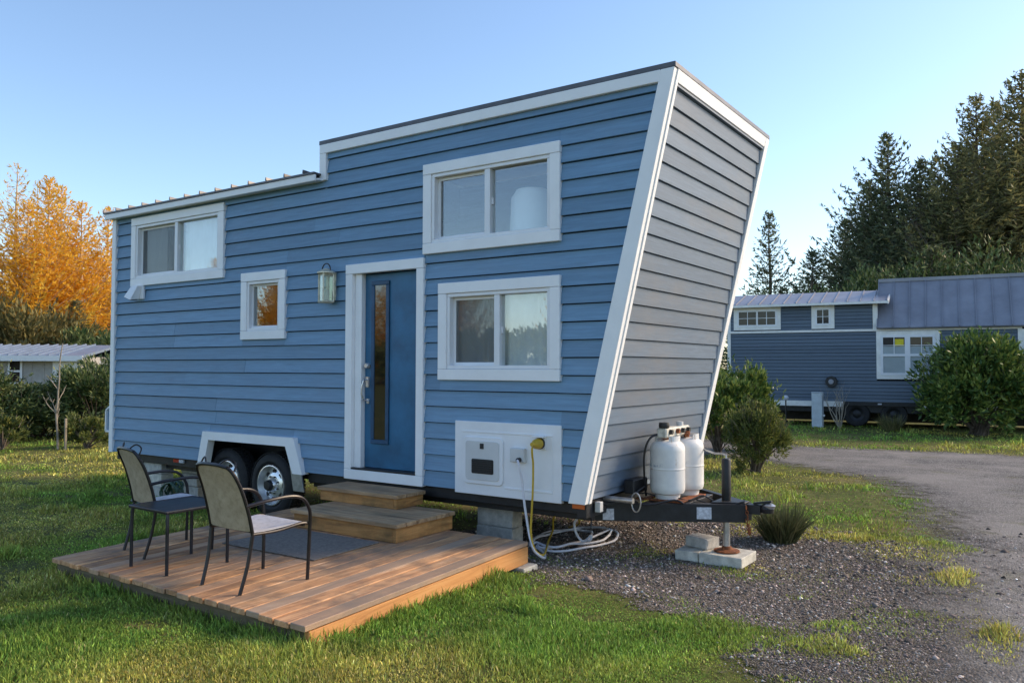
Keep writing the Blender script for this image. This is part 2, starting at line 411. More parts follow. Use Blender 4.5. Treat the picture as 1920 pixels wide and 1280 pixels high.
# ------------------------------------------------------------------ mesh helpers
class MB:
    def __init__(s):
        s.v, s.f = [], []
    def poly(s, pts):
        i = len(s.v)
        s.v += [tuple(p) for p in pts]
        s.f.append(tuple(range(i, i + len(pts))))
        return s
    def hexa(s, p):
        """p: 8 points, bottom four counter-clockwise then top four"""
        i = len(s.v)
        s.v += [tuple(q) for q in p]
        for f in ((3, 2, 1, 0), (4, 5, 6, 7), (0, 1, 5, 4), (1, 2, 6, 5), (2, 3, 7, 6), (3, 0, 4, 7)):
            s.f.append(tuple(i + k for k in f))
        return s
    def box(s, x0, x1, y0, y1, z0, z1):
        return s.hexa([(x0, y0, z0), (x1, y0, z0), (x1, y1, z0), (x0, y1, z0), (x0, y0, z1), (x1, y0, z1), (x1, y1, z1), (x0, y1, z1)])
    def prism(s, pts, d):
        """closed flat outline pushed along d"""
        i = len(s.v)
        n = len(pts)
        s.v += [tuple(p) for p in pts]
        s.v += [tuple(Vector(p) + Vector(d)) for p in pts]
        s.f.append(tuple(range(i + n - 1, i - 1, -1)))
        s.f.append(tuple(range(i + n, i + 2 * n)))
        for k in range(n):
            k2 = (k + 1) % n
            s.f.append((i + k, i + k2, i + n + k2, i + n + k))
        return s
    def beam(s, a, b, w, h, upv=(0, 0, 1)):
        a, b = Vector(a), Vector(b)
        d = (b - a).normalized()
        u = Vector(upv)
        x = d.cross(u).normalized() * (w / 2)
        z = x.cross(d).normalized() * (h / 2)
        if z.dot(u) < 0:
            z = -z
        return s.hexa([a - x - z, a + x - z, b + x - z, b - x - z, a - x + z, a + x + z, b + x + z, b - x + z])
    def tube(s, pts, r, n=8, cap=True):
        pts = [Vector(p) for p in pts]
        m = len(pts)
        rs = r if hasattr(r, '__len__') else [r] * m
        i0 = len(s.v)
        ref = None
        for k, p in enumerate(pts):
            t = (pts[min(k + 1, m - 1)] - pts[max(k - 1, 0)])
            t = t.normalized() if t.length > 1e-9 else Vector((0, 0, 1))
            if ref is None:
                ref = Vector((0, 0, 1)) if abs(t.z) < 0.9 else Vector((1, 0, 0))
            a = (ref - t * ref.dot(t)).normalized()
            ref = a
            b = t.cross(a)
            for j in range(n):
                an = 2 * math.pi * j / n
                s.v.append(tuple(p + (a * math.cos(an) + b * math.sin(an)) * rs[k]))
        for k in range(m - 1):
            for j in range(n):
                j2 = (j + 1) % n
                s.f.append((i0 + k * n + j, i0 + k * n + j2, i0 + (k + 1) * n + j2, i0 + (k + 1) * n + j))
        if cap:
            s.f.append(tuple(i0 + j for j in range(n))[::-1])
            s.f.append(tuple(i0 + (m - 1) * n + j for j in range(n)))
        return s
    def lathe(s, prof, c, axis='z', n=24, cap=True):
        """prof: (radius, height) pairs"""
        i0 = len(s.v)
        c = Vector(c)
        for (r, h) in prof:
            for j in range(n):
                an = 2 * math.pi * j / n
                a, b = r * math.cos(an), r * math.sin(an)
                if axis == 'z':
                    p = (a, b, h)
                elif axis == 'y':
                    p = (a, h, -b)
                else:
                    p = (h, a, b)
                s.v.append(tuple(c + Vector(p)))
        m = len(prof)
        for k in range(m - 1):
            for j in range(n):
                j2 = (j + 1) % n
                s.f.append((i0 + k * n + j, i0 + k * n + j2, i0 + (k + 1) * n + j2, i0 + (k + 1) * n + j))
        if cap and prof[0][0] > 1e-6:
            s.f.append(tuple(i0 + j for j in range(n))[::-1])
        if cap and prof[-1][0] > 1e-6:
            s.f.append(tuple(i0 + (m - 1) * n + j for j in range(n)))
        return s
    def build(s, name, mat, parent=None, smooth=False, bevel=0.0, seg=1, loc=None):
        me = bpy.data.meshes.new(name)
        me.from_pydata(s.v, [], s.f)
        if bevel > 0:
            bm = bmesh.new()
            bm.from_mesh(me)
            bmesh.ops.remove_doubles(bm, verts=bm.verts, dist=1e-5)
            bmesh.ops.recalc_face_normals(bm, faces=bm.faces)
            bmesh.ops.bevel(bm, geom=[e for e in bm.edges if len(e.link_faces) == 2 and e.calc_face_angle(0) > 0.6], offset=bevel, segments=seg, affect='EDGES', profile=0.6)
            bm.to_mesh(me)
            bm.free()
        me.update()
        if smooth:
            me.polygons.foreach_set('use_smooth', [True] * len(me.polygons))
            try:
                me.set_sharp_from_angle(angle=R(40))
            except Exception:
                pass
        me.materials.append(MT[mat] if isinstance(mat, str) else mat)
        o = bpy.data.objects.new(name, me)
        col.objects.link(o)
        if loc is not None:
            o.location = loc
        if parent is not None:
            o.parent = parent
        return o

def np_mesh(name, verts, loops, counts, mat, parent=None, smooth=False, attrs=None):
    """fast mesh from arrays; counts = vertices of every face"""
    me = bpy.data.meshes.new(name)
    me.vertices.add(len(verts))
    me.vertices.foreach_set('co', np.asarray(verts, np.float32).ravel())
    me.loops.add(len(loops))
    me.loops.foreach_set('vertex_index', np.asarray(loops, np.int32))
    me.polygons.add(len(counts))
    st = np.concatenate([[0], np.cumsum(counts)[:-1]]).astype(np.int32)
    me.polygons.foreach_set('loop_start', st)
    if attrs:
        for k, a in attrs.items():
            at = me.attributes.new(k, 'FLOAT_COLOR', 'POINT')
            at.data.foreach_set('color', np.asarray(a, np.float32).ravel())
    me.update(calc_edges=True)
    if smooth:
        me.polygons.foreach_set('use_smooth', np.ones(len(counts), bool))
    me.materials.append(MT[mat] if isinstance(mat, str) else mat)
    o = bpy.data.objects.new(name, me)
    col.objects.link(o)
    if parent is not None:
        o.parent = parent
    return o

def thing(name, label, cat, loc=(0, 0, 0), rz=0.0, group=None):
    o = bpy.data.objects.new(name, None)
    o.empty_display_size = 0.2
    col.objects.link(o)
    o.location = loc
    o.rotation_euler = (0, 0, rz)
    return tag(o, label, cat, group)

def tag(o, label=None, cat=None, group=None, kind=None):
    if label:
        o['label'] = label
    if cat:
        o['category'] = cat
    if group:
        o['group'] = group
    if kind:
        o['kind'] = kind
    return o

def dup(root, loc, rz, sc, label, group=None):
    r = root.copy()
    col.objects.link(r)
    r.location = loc
    r.rotation_euler = (0, 0, rz)
    r.scale = (sc, sc, sc) if not hasattr(sc, '__len__') else sc
    r['label'] = label
    if group:
        r['group'] = group
    for ch in list(root.children):
        c = ch.copy()
        col.objects.link(c)
        c.parent = r
        for g in list(ch.children):
            d = g.copy()
            col.objects.link(d)
            d.parent = c
    return r

class Noise2:
    def __init__(s, seed):
        s.t = np.random.default_rng(seed).random((256, 256))
    def __call__(s, x, y, sc=1.0, octv=3):
        x = np.asarray(x, float) * sc
        y = np.asarray(y, float) * sc
        o = 0
        a = 1.0
        tot = 0
        for _ in range(octv):
            xi = np.floor(x).astype(int)
            yi = np.floor(y).astype(int)
            fx = x - xi
            fy = y - yi
            fx = fx * fx * (3 - 2 * fx)
            fy = fy * fy * (3 - 2 * fy)
            g = lambda i, j: s.t[(xi + i) % 256, (yi + j) % 256]
            o = o + a * ((g(0, 0) * (1 - fx) + g(1, 0) * fx) * (1 - fy) + (g(0, 1) * (1 - fx) + g(1, 1) * fx) * fy)
            tot += a
            a *= 0.5
            x = x * 2.03 + 17.3
            y = y * 2.03 + 9.1
        return o / tot
N1, N2, N3 = Noise2(1), Noise2(2), Noise2(3)

def sm(a, b, x):
    t = np.clip((np.asarray(x, float) - a) / (b - a), 0, 1)
    return t * t * (3 - 2 * t)

# ------------------------------------------------------------------ ground
def gz(x, y):
    x = np.asarray(x, float)
    y = np.asarray(y, float)
    z = -0.035 * sm(-1.0, 0.2, y)
    z = z - 0.03 * np.exp(-((x - 8.2) ** 2 + (y - 1.0) ** 2) / 2.5)
    z = z + 0.05 * sm(-1.2, -2.6, y) * sm(9.2, 7.6, x)
    near = np.exp(-((x - 5) ** 2 + (y - 4) ** 2) / 900.0)
    z = z + (N1(x, y, 0.9) - 0.5) * 0.035 * near
    return z

def seg_dist(x, y, pts):
    """distance from (x, y) to a polyline"""
    d = np.full(np.shape(x), 1e9)
    for (ax, ay), (bx, by) in zip(pts[:-1], pts[1:]):
        vx, vy = bx - ax, by - ay
        t = np.clip(((x - ax) * vx + (y - ay) * vy) / (vx * vx + vy * vy), 0, 1)
        d = np.minimum(d, np.hypot(x - ax - t * vx, y - ay - t * vy))
    return d

def in_poly(x, y, pts):
    x = np.asarray(x, float)
    y = np.asarray(y, float)
    c = np.zeros(x.shape, bool)
    n = len(pts)
    for i in range(n):
        (x0, y0), (x1, y1) = pts[i], pts[(i + 1) % n]
        if y0 == y1:
            continue
        h = ((y0 > y) != (y1 > y)) & (x < (x1 - x0) * (y - y0) / (y1 - y0) + x0)
        c ^= h
    return c

ROAD = [(-6, 11.0), (0, 10.6), (4.5, 9.4), (6.9, 8.7), (8.4, 7.6), (9.3, 5.6), (9.75, 3.6), (9.95, 2.2), (10.1, 1.0), (10.35, -0.6), (10.7, -2.5), (11.2, -7), (17, -7), (16.5, 0), (16, 6), (14.5, 13.5), (10.1, 12.85), (5.8, 12.1), (0, 13.2), (-6, 13.9)]
PAD = [(5.7, 3.0), (8.3, 2.75), (9.3, 2.55), (9.9, 2.3), (10.6, 1.6), (11.6, -2.0), (11.5, -5.0), (10.4, -3.2), (9.95, -1.95), (9.3, -1.25), (8.6, -0.8), (8.0, -0.65), (7.25, -0.65), (6.9, -0.15), (5.7, -0.1)]

def soft_in(x, y, poly, wob=1.0):
    wob = 0.5 if poly is ROAD else 1.1
    d = seg_dist(x, y, poly + [poly[0]])
    s = np.where(in_poly(x, y, poly), d, -d)
    s = s + (N2(x, y, 1.6, 4) - 0.5) * wob
    return s

def axis_coords(lo, hi, c0, c1, fine):
    a = list(np.arange(c0, c1 + 1e-6, fine))
    st, v = fine, c1
    while v < hi:
        st *= 1.22
        v += st
        a.append(v)
    st, v = fine, c0
    pre = []
    while v > lo:
        st *= 1.22
        v -= st
        pre.append(v)
    return np.array(pre[::-1] + a)

xs = axis_coords(-1500, 1500, -3, 13, 0.14)
ys = axis_coords(-1500, 1500, -5.5, 9, 0.14)
GX, GY = np.meshgrid(xs, ys, indexing='ij')
GZ = gz(GX, GY)
nx, ny = GX.shape
idx = np.arange(nx * ny).reshape(nx, ny)
gq = np.stack([idx[:-1, :-1], idx[1:, :-1], idx[1:, 1:], idx[:-1, 1:]], -1).reshape(-1, 4)

def ground_mat():
    m, nt, bs = new_mat('lawn_soil')
    n = noise_node(nt, 0.9, 6, 0.65)
    r = ramp_node(nt, [(0.3, (0.075, 0.095, 0.024)), (0.5, (0.14, 0.145, 0.040)), (0.7, (0.22, 0.18, 0.07))])
    nt.links.new(n.outputs[0], r.inputs[0])
    f = noise_node(nt, 14, 6, 0.7)
    fr = ramp_node(nt, [(0.35, (0.5, 0.5, 0.5)), (0.7, (1.3, 1.3, 1.3))])
    nt.links.new(f.outputs[0], fr.inputs[0])
    cc = mixc(nt, 1.0, r.outputs[0], fr.outputs[0], 'MULTIPLY')
    nt.links.new(cc, bs.inputs['Base Color'])
    bs.inputs['Roughness'].default_value = 0.95
    bs.inputs['Specular IOR Level'].default_value = 0.15
    bump(nt, bs, f.outputs[0], 0.8, 0.04)
    return m

def gravel_mat(name, base, dust, dust_amt, soft=18.0):
    m, nt, bs = new_mat(name)
    tc = nt.nodes.new('ShaderNodeTexCoord')
    v = nt.nodes.new('ShaderNodeTexVoronoi')
    v.inputs['Scale'].default_value = 75
    nt.links.new(tc.outputs['Object'], v.inputs['Vector'])
    sep = nt.nodes.new('ShaderNodeSeparateColor')
    nt.links.new(v.outputs['Color'], sep.inputs[0])
    r = ramp_node(nt, [(0.0, [c * 0.45 for c in base]), (0.6, base), (0.9, [c * 1.7 for c in base]), (1.0, [c * 3.0 for c in base])])
    nt.links.new(sep.outputs[0], r.inputs[0])
    d = ramp_node(nt, [(0.25, (1, 1, 1)), (0.75, (0.25, 0.25, 0.25))])
    nt.links.new(v.outputs['Distance'], d.inputs[0])
    cc = mixc(nt, 1.0, r.outputs[0], d.outputs[0], 'MULTIPLY')
    n = noise_node(nt, 0.8, 6, 0.65)
    nr = ramp_node(nt, [(0.36, (0, 0, 0)), (0.62, (1, 1, 1))])
    nt.links.new(n.outputs[0], nr.inputs[0])
    cc = mixc(nt, mathn(nt, 'MULTIPLY', nr.outputs[0], dust_amt), cc, dust)
    mo = noise_node(nt, 1.7, 7, 0.7)
    mr = ramp_node(nt, [(0.56, (0, 0, 0)), (0.70, (1, 1, 1))])
    nt.links.new(mo.outputs[0], mr.inputs[0])
    cc = mixc(nt, mathn(nt, 'MULTIPLY', mr.outputs[0], 0.5), cc, (0.14, 0.135, 0.05))
    nt.links.new(cc, bs.inputs['Base Color'])
    bs.inputs['Roughness'].default_value = 0.95
    bs.inputs['Specular IOR Level'].default_value = 0.2
    bump(nt, bs, mathn(nt, 'SUBTRACT', 1.0, v.outputs['Distance']), 1.0, 0.015)
    at = nt.nodes.new('ShaderNodeAttribute')
    at.attribute_name = 'edge'
    nn_ = noise_node(nt, 5.0, 8, 0.75)
    f = mathn(nt, 'MULTIPLY_ADD', mathn(nt, 'SUBTRACT', nn_.outputs[0], 0.5), 0.55)
    nt.links.new(at.outputs['Fac'], f.node.inputs[2])
    f = mathn(nt, 'MULTIPLY_ADD', mathn(nt, 'SUBTRACT', f, 0.5), soft, True)
    f.node.inputs[2].default_value = 0.5
    tp = nt.nodes.new('ShaderNodeBsdfTransparent')
    mx = nt.nodes.new('ShaderNodeMixShader')
    nt.links.new(f, mx.inputs[0])
    nt.links.new(tp.outputs[0], mx.inputs[1])
    nt.links.new(bs.outputs[0], mx.inputs[2])
    nt.links.new(mx.outputs[0], nt.nodes['Material Output'].inputs[0])
    return m
MT['ground'] = ground_mat()
MT['pad'] = gravel_mat('dark_gravel', (0.17, 0.148, 0.128), (0.22, 0.18, 0.13), 0.65)
MT['road'] = gravel_mat('packed_gravel', (0.26, 0.248, 0.24), (0.35, 0.325, 0.295), 0.7, 5.0)

def bump_z(x, y):
    return 0.0
GV = np.stack([GX, GY, GZ], -1).reshape(-1, 3)
tag(np_mesh('ground', GV, gq.ravel(), np.full(len(gq), 4), 'ground', None, True), kind='structure')

def patch(name, poly, mat, step, lift, x0, x1, y0, y1):
    ax = np.arange(x0, x1 + 1e-6, step)
    ay = np.arange(y0, y1 + 1e-6, step)
    X, Y = np.meshgrid(ax, ay, indexing='ij')
    S = soft_in(X, Y, poly)
    I = np.arange(X.size).reshape(X.shape)
    keep = (S[:-1, :-1] > -0.55) | (S[1:, 1:] > -0.55) | (S[1:, :-1] > -0.55) | (S[:-1, 1:] > -0.55)
    q = np.stack([I[:-1, :-1], I[1:, :-1], I[1:, 1:], I[:-1, 1:]], -1)[keep]
    used, inv = np.unique(q.ravel(), return_inverse=True)
    Zv = gz(X, Y) + lift
    V = np.stack([X, Y, Zv], -1).reshape(-1, 3)[used]
    e = np.clip(S.reshape(-1)[used] * 0.25 + 0.5, 0, 1)
    o = np_mesh(name, V, inv, np.full(len(q), 4), mat, None, True, {'edge': np.stack([e, e, e, np.ones_like(e)], 1)})
    return tag(o, kind='structure')
patch('gravel_road', ROAD, 'road', 0.10, 0.016, -7, 18, -8, 15)
patch('gravel_pad', PAD, 'pad', 0.12, 0.008, 5, 12.2, -5.6, 3.6)

# ------------------------------------------------------------------ the tiny house
ROW = 0.156
Z0 = 0.70                    # lap line number 0
WB = 0.544                   # wall bottom
L_IN, LEAN = 7.238, 0.2426   # siding edge beside the slanted trim
def slant_in(z):
    return L_IN + LEAN * (z - 0.53)
def slant_out(z):
    return 7.385 + 0.2306 * (z - 0.545)
W = 2.47
house = thing('tiny_house', 'blue lap-sided tiny house on a trailer with slanted end wall and white trim', 'tiny house')

OPEN = {  # casing outlines
    'w1': (5.57, 7.15, 2.815, 3.705),
    'w2': (5.77, 7.15, 1.58, 2.515),
    'w3': (0.388, 2.396, 2.78, 3.70),
    'w4': (2.743, 3.528, 2.02, 2.807),
    'door': (4.50, 5.583, 0.53, 2.785),
    'panel': (5.98, 7.16, 0.515, 1.195),
}
ARCH_OUT = [(1.99, 0.50), (2.09, 0.912), (3.70, 0.912), (3.80, 0.86), (3.96, 0.33)]
def arch_x(z):
    t = (z - 0.5) / 0.41
    return 2.02 + 0.09 * t, 3.90 - 0.19 * t
STEP_X = 4.13
def top_at(x):
    return 4.045 if x > STEP_X else 3.735

front = MB()
# sheathing behind the planks, cut round the openings
holes = [(x0 + 0.09, x1 - 0.09, z0 + 0.09, z1 - 0.09) for k, (x0, x1, z0, z1) in OPEN.items() if k not in ('panel', 'door')]
holes.append((4.60, 5.50, 0.5, 2.69))
holes.append((2.05, 3.80, 0.4, 0.86))
cx_ = sorted(set([0.0, 7.16, STEP_X] + [h[0] for h in holes] + [h[1] for h in holes]))
cz_ = sorted(set([WB, 3.72, 4.10] + [h[2] for h in holes if h[2] > WB] + [h[3] for h in holes]))
for a, b in zip(cx_[:-1], cx_[1:]):
    for c, d in zip(cz_[:-1], cz_[1:]):
        mx_, mz_ = (a + b) / 2, (c + d) / 2
        if mz_ > top_at(mx_) + 0.06:
            continue
        if any(h[0] < mx_ < h[1] and h[2] < mz_ < h[3] for h in holes):
            continue
        front.box(a, b, 0.022, 0.11, c, d)
front.prism([(7.16, 0.022, WB), (slant_in(WB) + 0.06, 0.022, WB), (slant_in(4.1) + 0.06, 0.022, 4.1), (7.16, 0.022, 4.1)], (0, 0.088, 0))
MT['felt'] = simple('black_building_felt', (0.012, 0.014, 0.02), 0.9, 0, 0.2, 10, 0.0)
fw_o = front.build('front_wall', 'felt', house)

def lap(x0, x1b, x1t, za, zb, full_a, full_b, parent, mat='siding'):
    """one lap plank, bottom edge proud; full_a/full_b = lap limits it is cut from"""
    def yy(z):
        return -0.024 + 0.026 * (z - full_a) / (full_b - full_a)
    ov = 0.0
    jj = random.uniform(-0.0018, 0.0018)
    y0, y1 = yy(za) + jj, yy(zb) + jj
    za += random.uniform(-0.0015, 0.0015)
    zb += random.uniform(-0.0015, 0.0015)
    b = MB().hexa([(x0, y0, za), (x1b, y0, za), (x1b, 0.021, za), (x0, 0.021, za), (x0, y1, zb), (x1t, y1, zb), (x1t, 0.021, zb), (x0, 0.021, zb)])
    return b.build('siding_plank', mat, parent)

for k in range(-1, 23):
    za, zb = Z0 + ROW * k, Z0 + ROW * (k + 1) - 0.009
    fa, fb = za, zb
    if za > 4.03:
        continue
    zt = min(zb, 4.05)
    segs = []
    zc = (za + zt) / 2
    xmin = 0.0 if za < 3.71 else STEP_X + 0.05
    if xmin == 0.0 and zt > 3.735:
        pass
    cuts = [(xmin, None)]
    marks = [xmin]
    obs = []
    for n_, (x0, x1, z0, z1) in OPEN.items():
        if z1 - 0.012 > za and z0 + 0.012 < zt:
            obs.append((x0 + 0.012, x1 - 0.012, z0 + 0.012, z1 - 0.012))
    if za < 0.88:
        al, ar = arch_x(zc)
        obs.append((al + 0.03, ar - 0.03, 0.0, 0.885))
    obs.sort()
    cur = xmin
    def put(a, b, z_lo, z_hi, slanted=False):
        if z_hi - z_lo < 0.012 or (not slanted and b - a < 0.02):
            return
        mid_ = (b if b is not None else 7.2) - a
        if mid_ > 2.6 and random.random() < 0.6:
            c_ = a + mid_ * random.choice((0.36, 0.5, 0.62))
            lap(a, c_ - 0.0012, c_ - 0.0012, z_lo, z_hi, fa, fb, fw_o)
            a = c_ + 0.0012
        if slanted:
            lap(a, slant_in(z_lo) + 0.02, slant_in(z_hi) + 0.02, z_lo, z_hi, fa, fb, fw_o)
        else:
            lap(a, b, b, z_lo, z_hi, fa, fb, fw_o)
    # sweep of x intervals
    edges = sorted(set([xmin] + [o[0] for o in obs] + [o[1] for o in obs]))
    edges = [e for e in edges if e >= xmin]
    spans = []
    for a, b in zip(edges, edges[1:] + [None]):
        mid = (a + (b if b is not None else a + 0.5)) / 2
        act = [o for o in obs if o[0] < mid < o[1]]
        if not act:
            spans.append([a, b, za, zt])
        else:
            lo = min(o[2] for o in act)
            hi = max(o[3] for o in act)
            if lo > za:
                spans.append([a, b, za, min(lo, zt)])
            if hi < zt:
                spans.append([a, b, max(hi, za), zt])
    # join equal neighbours
    out = []
    for s_ in sorted(spans, key=lambda q: (q[2], q[3], q[0])):
        if out and out[-1][1] is not None and abs(out[-1][1] - s_[0]) < 1e-6 and abs(out[-1][2] - s_[2]) < 1e-6 and abs(out[-1][3] - s_[3]) < 1e-6:
            out[-1][1] = s_[1]
        else:
            out.append(list(s_))
    for a, b, lo, hi in out:
        if a < STEP_X and hi > 3.74:
            if b is None or b > STEP_X + 0.06:
                put(a, STEP_X + 0.02, lo, min(hi, 3.74))
                put(STEP_X + 0.02, b, lo, hi, b is None)
            else:
                put(a, b, lo, min(hi, 3.74))
        else:
            put(a, b, lo, hi, b is None)

# slanted end wall
ew = MB()
ew.prism([(slant_out(WB) - 0.035, 0.02, WB), (slant_out(WB) - 0.035, W - 0.02, WB), (slant_out(4.1) - 0.035, W - 0.02, 4.1), (slant_out(4.1) - 0.035, 0.02, 4.1)], (-0.10, 0, 0))
ew_o = ew.build('end_wall', 'felt', house)
ER = 0.1475
for j in range(-9, 16):
    za = 1.80 + ER * j
    zb = za + ER - 0.006
    za = max(za, 0.56)
    zb = min(zb, 4.06)
    if zb - za < 0.02:
        continue
    t0 = slant_out(za) + 0.011
    t1 = slant_out(zb) - 0.008
    bk0, bk1 = slant_out(za) - 0.03, slant_out(zb) - 0.03
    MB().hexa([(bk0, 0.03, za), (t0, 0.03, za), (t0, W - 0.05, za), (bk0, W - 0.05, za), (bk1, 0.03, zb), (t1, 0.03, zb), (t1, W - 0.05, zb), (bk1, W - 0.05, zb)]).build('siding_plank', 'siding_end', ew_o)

# other walls, floor, roofs
b = MB()
b.prism([(0, W - 0.02, WB), (slant_out(WB) - 0.14, W - 0.02, WB), (slant_out(4.1) - 0.14, W - 0.02, 4.1), (STEP_X, W - 0.02, 4.1), (STEP_X, W - 0.02, 3.72), (0, W - 0.02, 3.72)], (0, -0.1, 0))
b.build('back_wall', 'siding', house)
lw = MB().box(-0.03, 0.0, 0.02, W, WB, 3.72).build('side_wall', 'siding', house)
MB().box(0.0, 2.02, 0.112, W - 0.13, WB + 0.003, WB + 0.06).box(3.83, 7.25, 0.112, W - 0.13, WB + 0.003, WB + 0.06).box(2.021, 3.829, 0.53, W - 0.13, WB + 0.003, WB + 0.06).build('floor', 'inside', house)
rf = MB()
rf.box(STEP_X - 0.06, slant_out(4.17) + 0.02, -0.045, W + 0.03, 4.135, 4.18)
roof_hi = rf.build('roof', 'roof', house, bevel=0.004)
rf = MB()
rf.hexa([(-0.14, -0.15, 3.80), (STEP_X - 0.02, -0.15, 3.80), (STEP_X - 0.02, W + 0.1, 3.66), (-0.14, W + 0.1, 3.66), (-0.14, -0.15, 3.82), (STEP_X - 0.02, -0.15, 3.82), (STEP_X - 0.02, W + 0.1, 3.68), (-0.14, W + 0.1, 3.68)])
roof_lo = rf.build('roof', 'roof', house)
for i in range(14):
    x = -0.11 + i * 0.312
    MB().hexa([(x - 0.012, -0.16, 3.821), (x + 0.012, -0.16, 3.821), (x + 0.012, W + 0.1, 3.681), (x - 0.012, W + 0.1, 3.681), (x - 0.006, -0.16, 3.858), (x + 0.006, -0.16, 3.858), (x + 0.006, W + 0.1, 3.718), (x - 0.006, W + 0.1, 3.718)]).build('roof_seam', 'roof', roof_lo)
MB().box(STEP_X - 0.005, STEP_X + 0.03, 0.0, W, 3.6, 4.13).build('step_wall', 'siding', house)
# white trim
def trim(name, *a, bev=0.004):
    return MB().box(*a).build(name, 'white', house, bevel=bev)
trim('fascia', -0.12, STEP_X - 0.025, -0.135, -0.108, 3.725, 3.797)
trim('soffit', -0.10, STEP_X + 0.0, -0.107, 0.02, 3.735, 3.755)
trim('fascia', STEP_X - 0.05, slant_in(4.04) + 0.02, -0.048, 0.02, 4.035, 4.134)
trim('step_trim', STEP_X - 0.05, STEP_X + 0.05, -0.046, 0.02, 3.74, 4.034)
trim('corner_trim', -0.085, 0.002, -0.042, 0.06, 0.53, 3.734)
MB().prism([(slant_in(0.53), -0.046, 0.53), (slant_out(0.53) + 0.02, -0.046, 0.53), (slant_out(4.134) + 0.02, -0.046, 4.134), (slant_in(4.134), -0.046, 4.134)], (0, 0.062, 0)).build('corner_trim', 'white', house, bevel=0.004)
MB().prism([(slant_out(0.53) - 0.03, 0.0165, 0.53), (slant_out(0.53) + 0.030, 0.0165, 0.53), (slant_out(4.134) + 0.030, 0.0165, 4.134), (slant_out(4.134) - 0.03, 0.0165, 4.134)], (0, 0.045, 0)).build('corner_trim', 'white', house, bevel=0.003)
MB().prism([(slant_out(0.53) - 0.03, W - 0.085, 0.53), (slant_out(0.53) + 0.03, W - 0.085, 0.53), (slant_out(4.134) + 0.03, W - 0.085, 4.134), (slant_out(4.134) - 0.03, W - 0.085, 4.134)], (0, 0.10, 0)).build('corner_trim', 'white', house, bevel=0.004)
MB().prism([(slant_out(4.035) - 0.03, 0.063, 4.035), (slant_out(4.035) + 0.028, 0.063, 4.035), (slant_out(4.134) + 0.028, 0.063, 4.134), (slant_out(4.134) - 0.03, 0.063, 4.134)], (0, W - 0.15, 0)).build('fascia', 'white', house, bevel=0.003)
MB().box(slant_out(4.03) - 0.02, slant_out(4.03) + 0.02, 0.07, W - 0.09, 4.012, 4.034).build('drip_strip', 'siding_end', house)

trim('frieze', -0.03, STEP_X - 0.03, 0.021, 0.10, 3.737, 3.79)
# windows
def curtain_mesh(x0, x1, z0, z1, y, waves, amp=0.022):
    n = 48
    v, f = [], []
    for i in range(n + 1):
        t = i / n
        x = x0 + (x1 - x0) * t
        yv = y + amp * math.sin(t * waves * 2 * math.pi + 1.3 * math.sin(t * 9)) + 0.4 * amp * math.sin(t * waves * 5.1)
        v += [(x, yv, z0), (x, yv * 0.7 + y * 0.3, z1)]
    for i in range(n):
        f.append((2 * i, 2 * i + 2, 2 * i + 3, 2 * i + 1))
    v2 = [(a, b_ + 0.004, c) for a, b_, c in v]
    m = MB()
    m.v = v + v2
    k = len(v)
    m.f = f + [tuple(k + q for q in reversed(p)) for p in f]
    return m

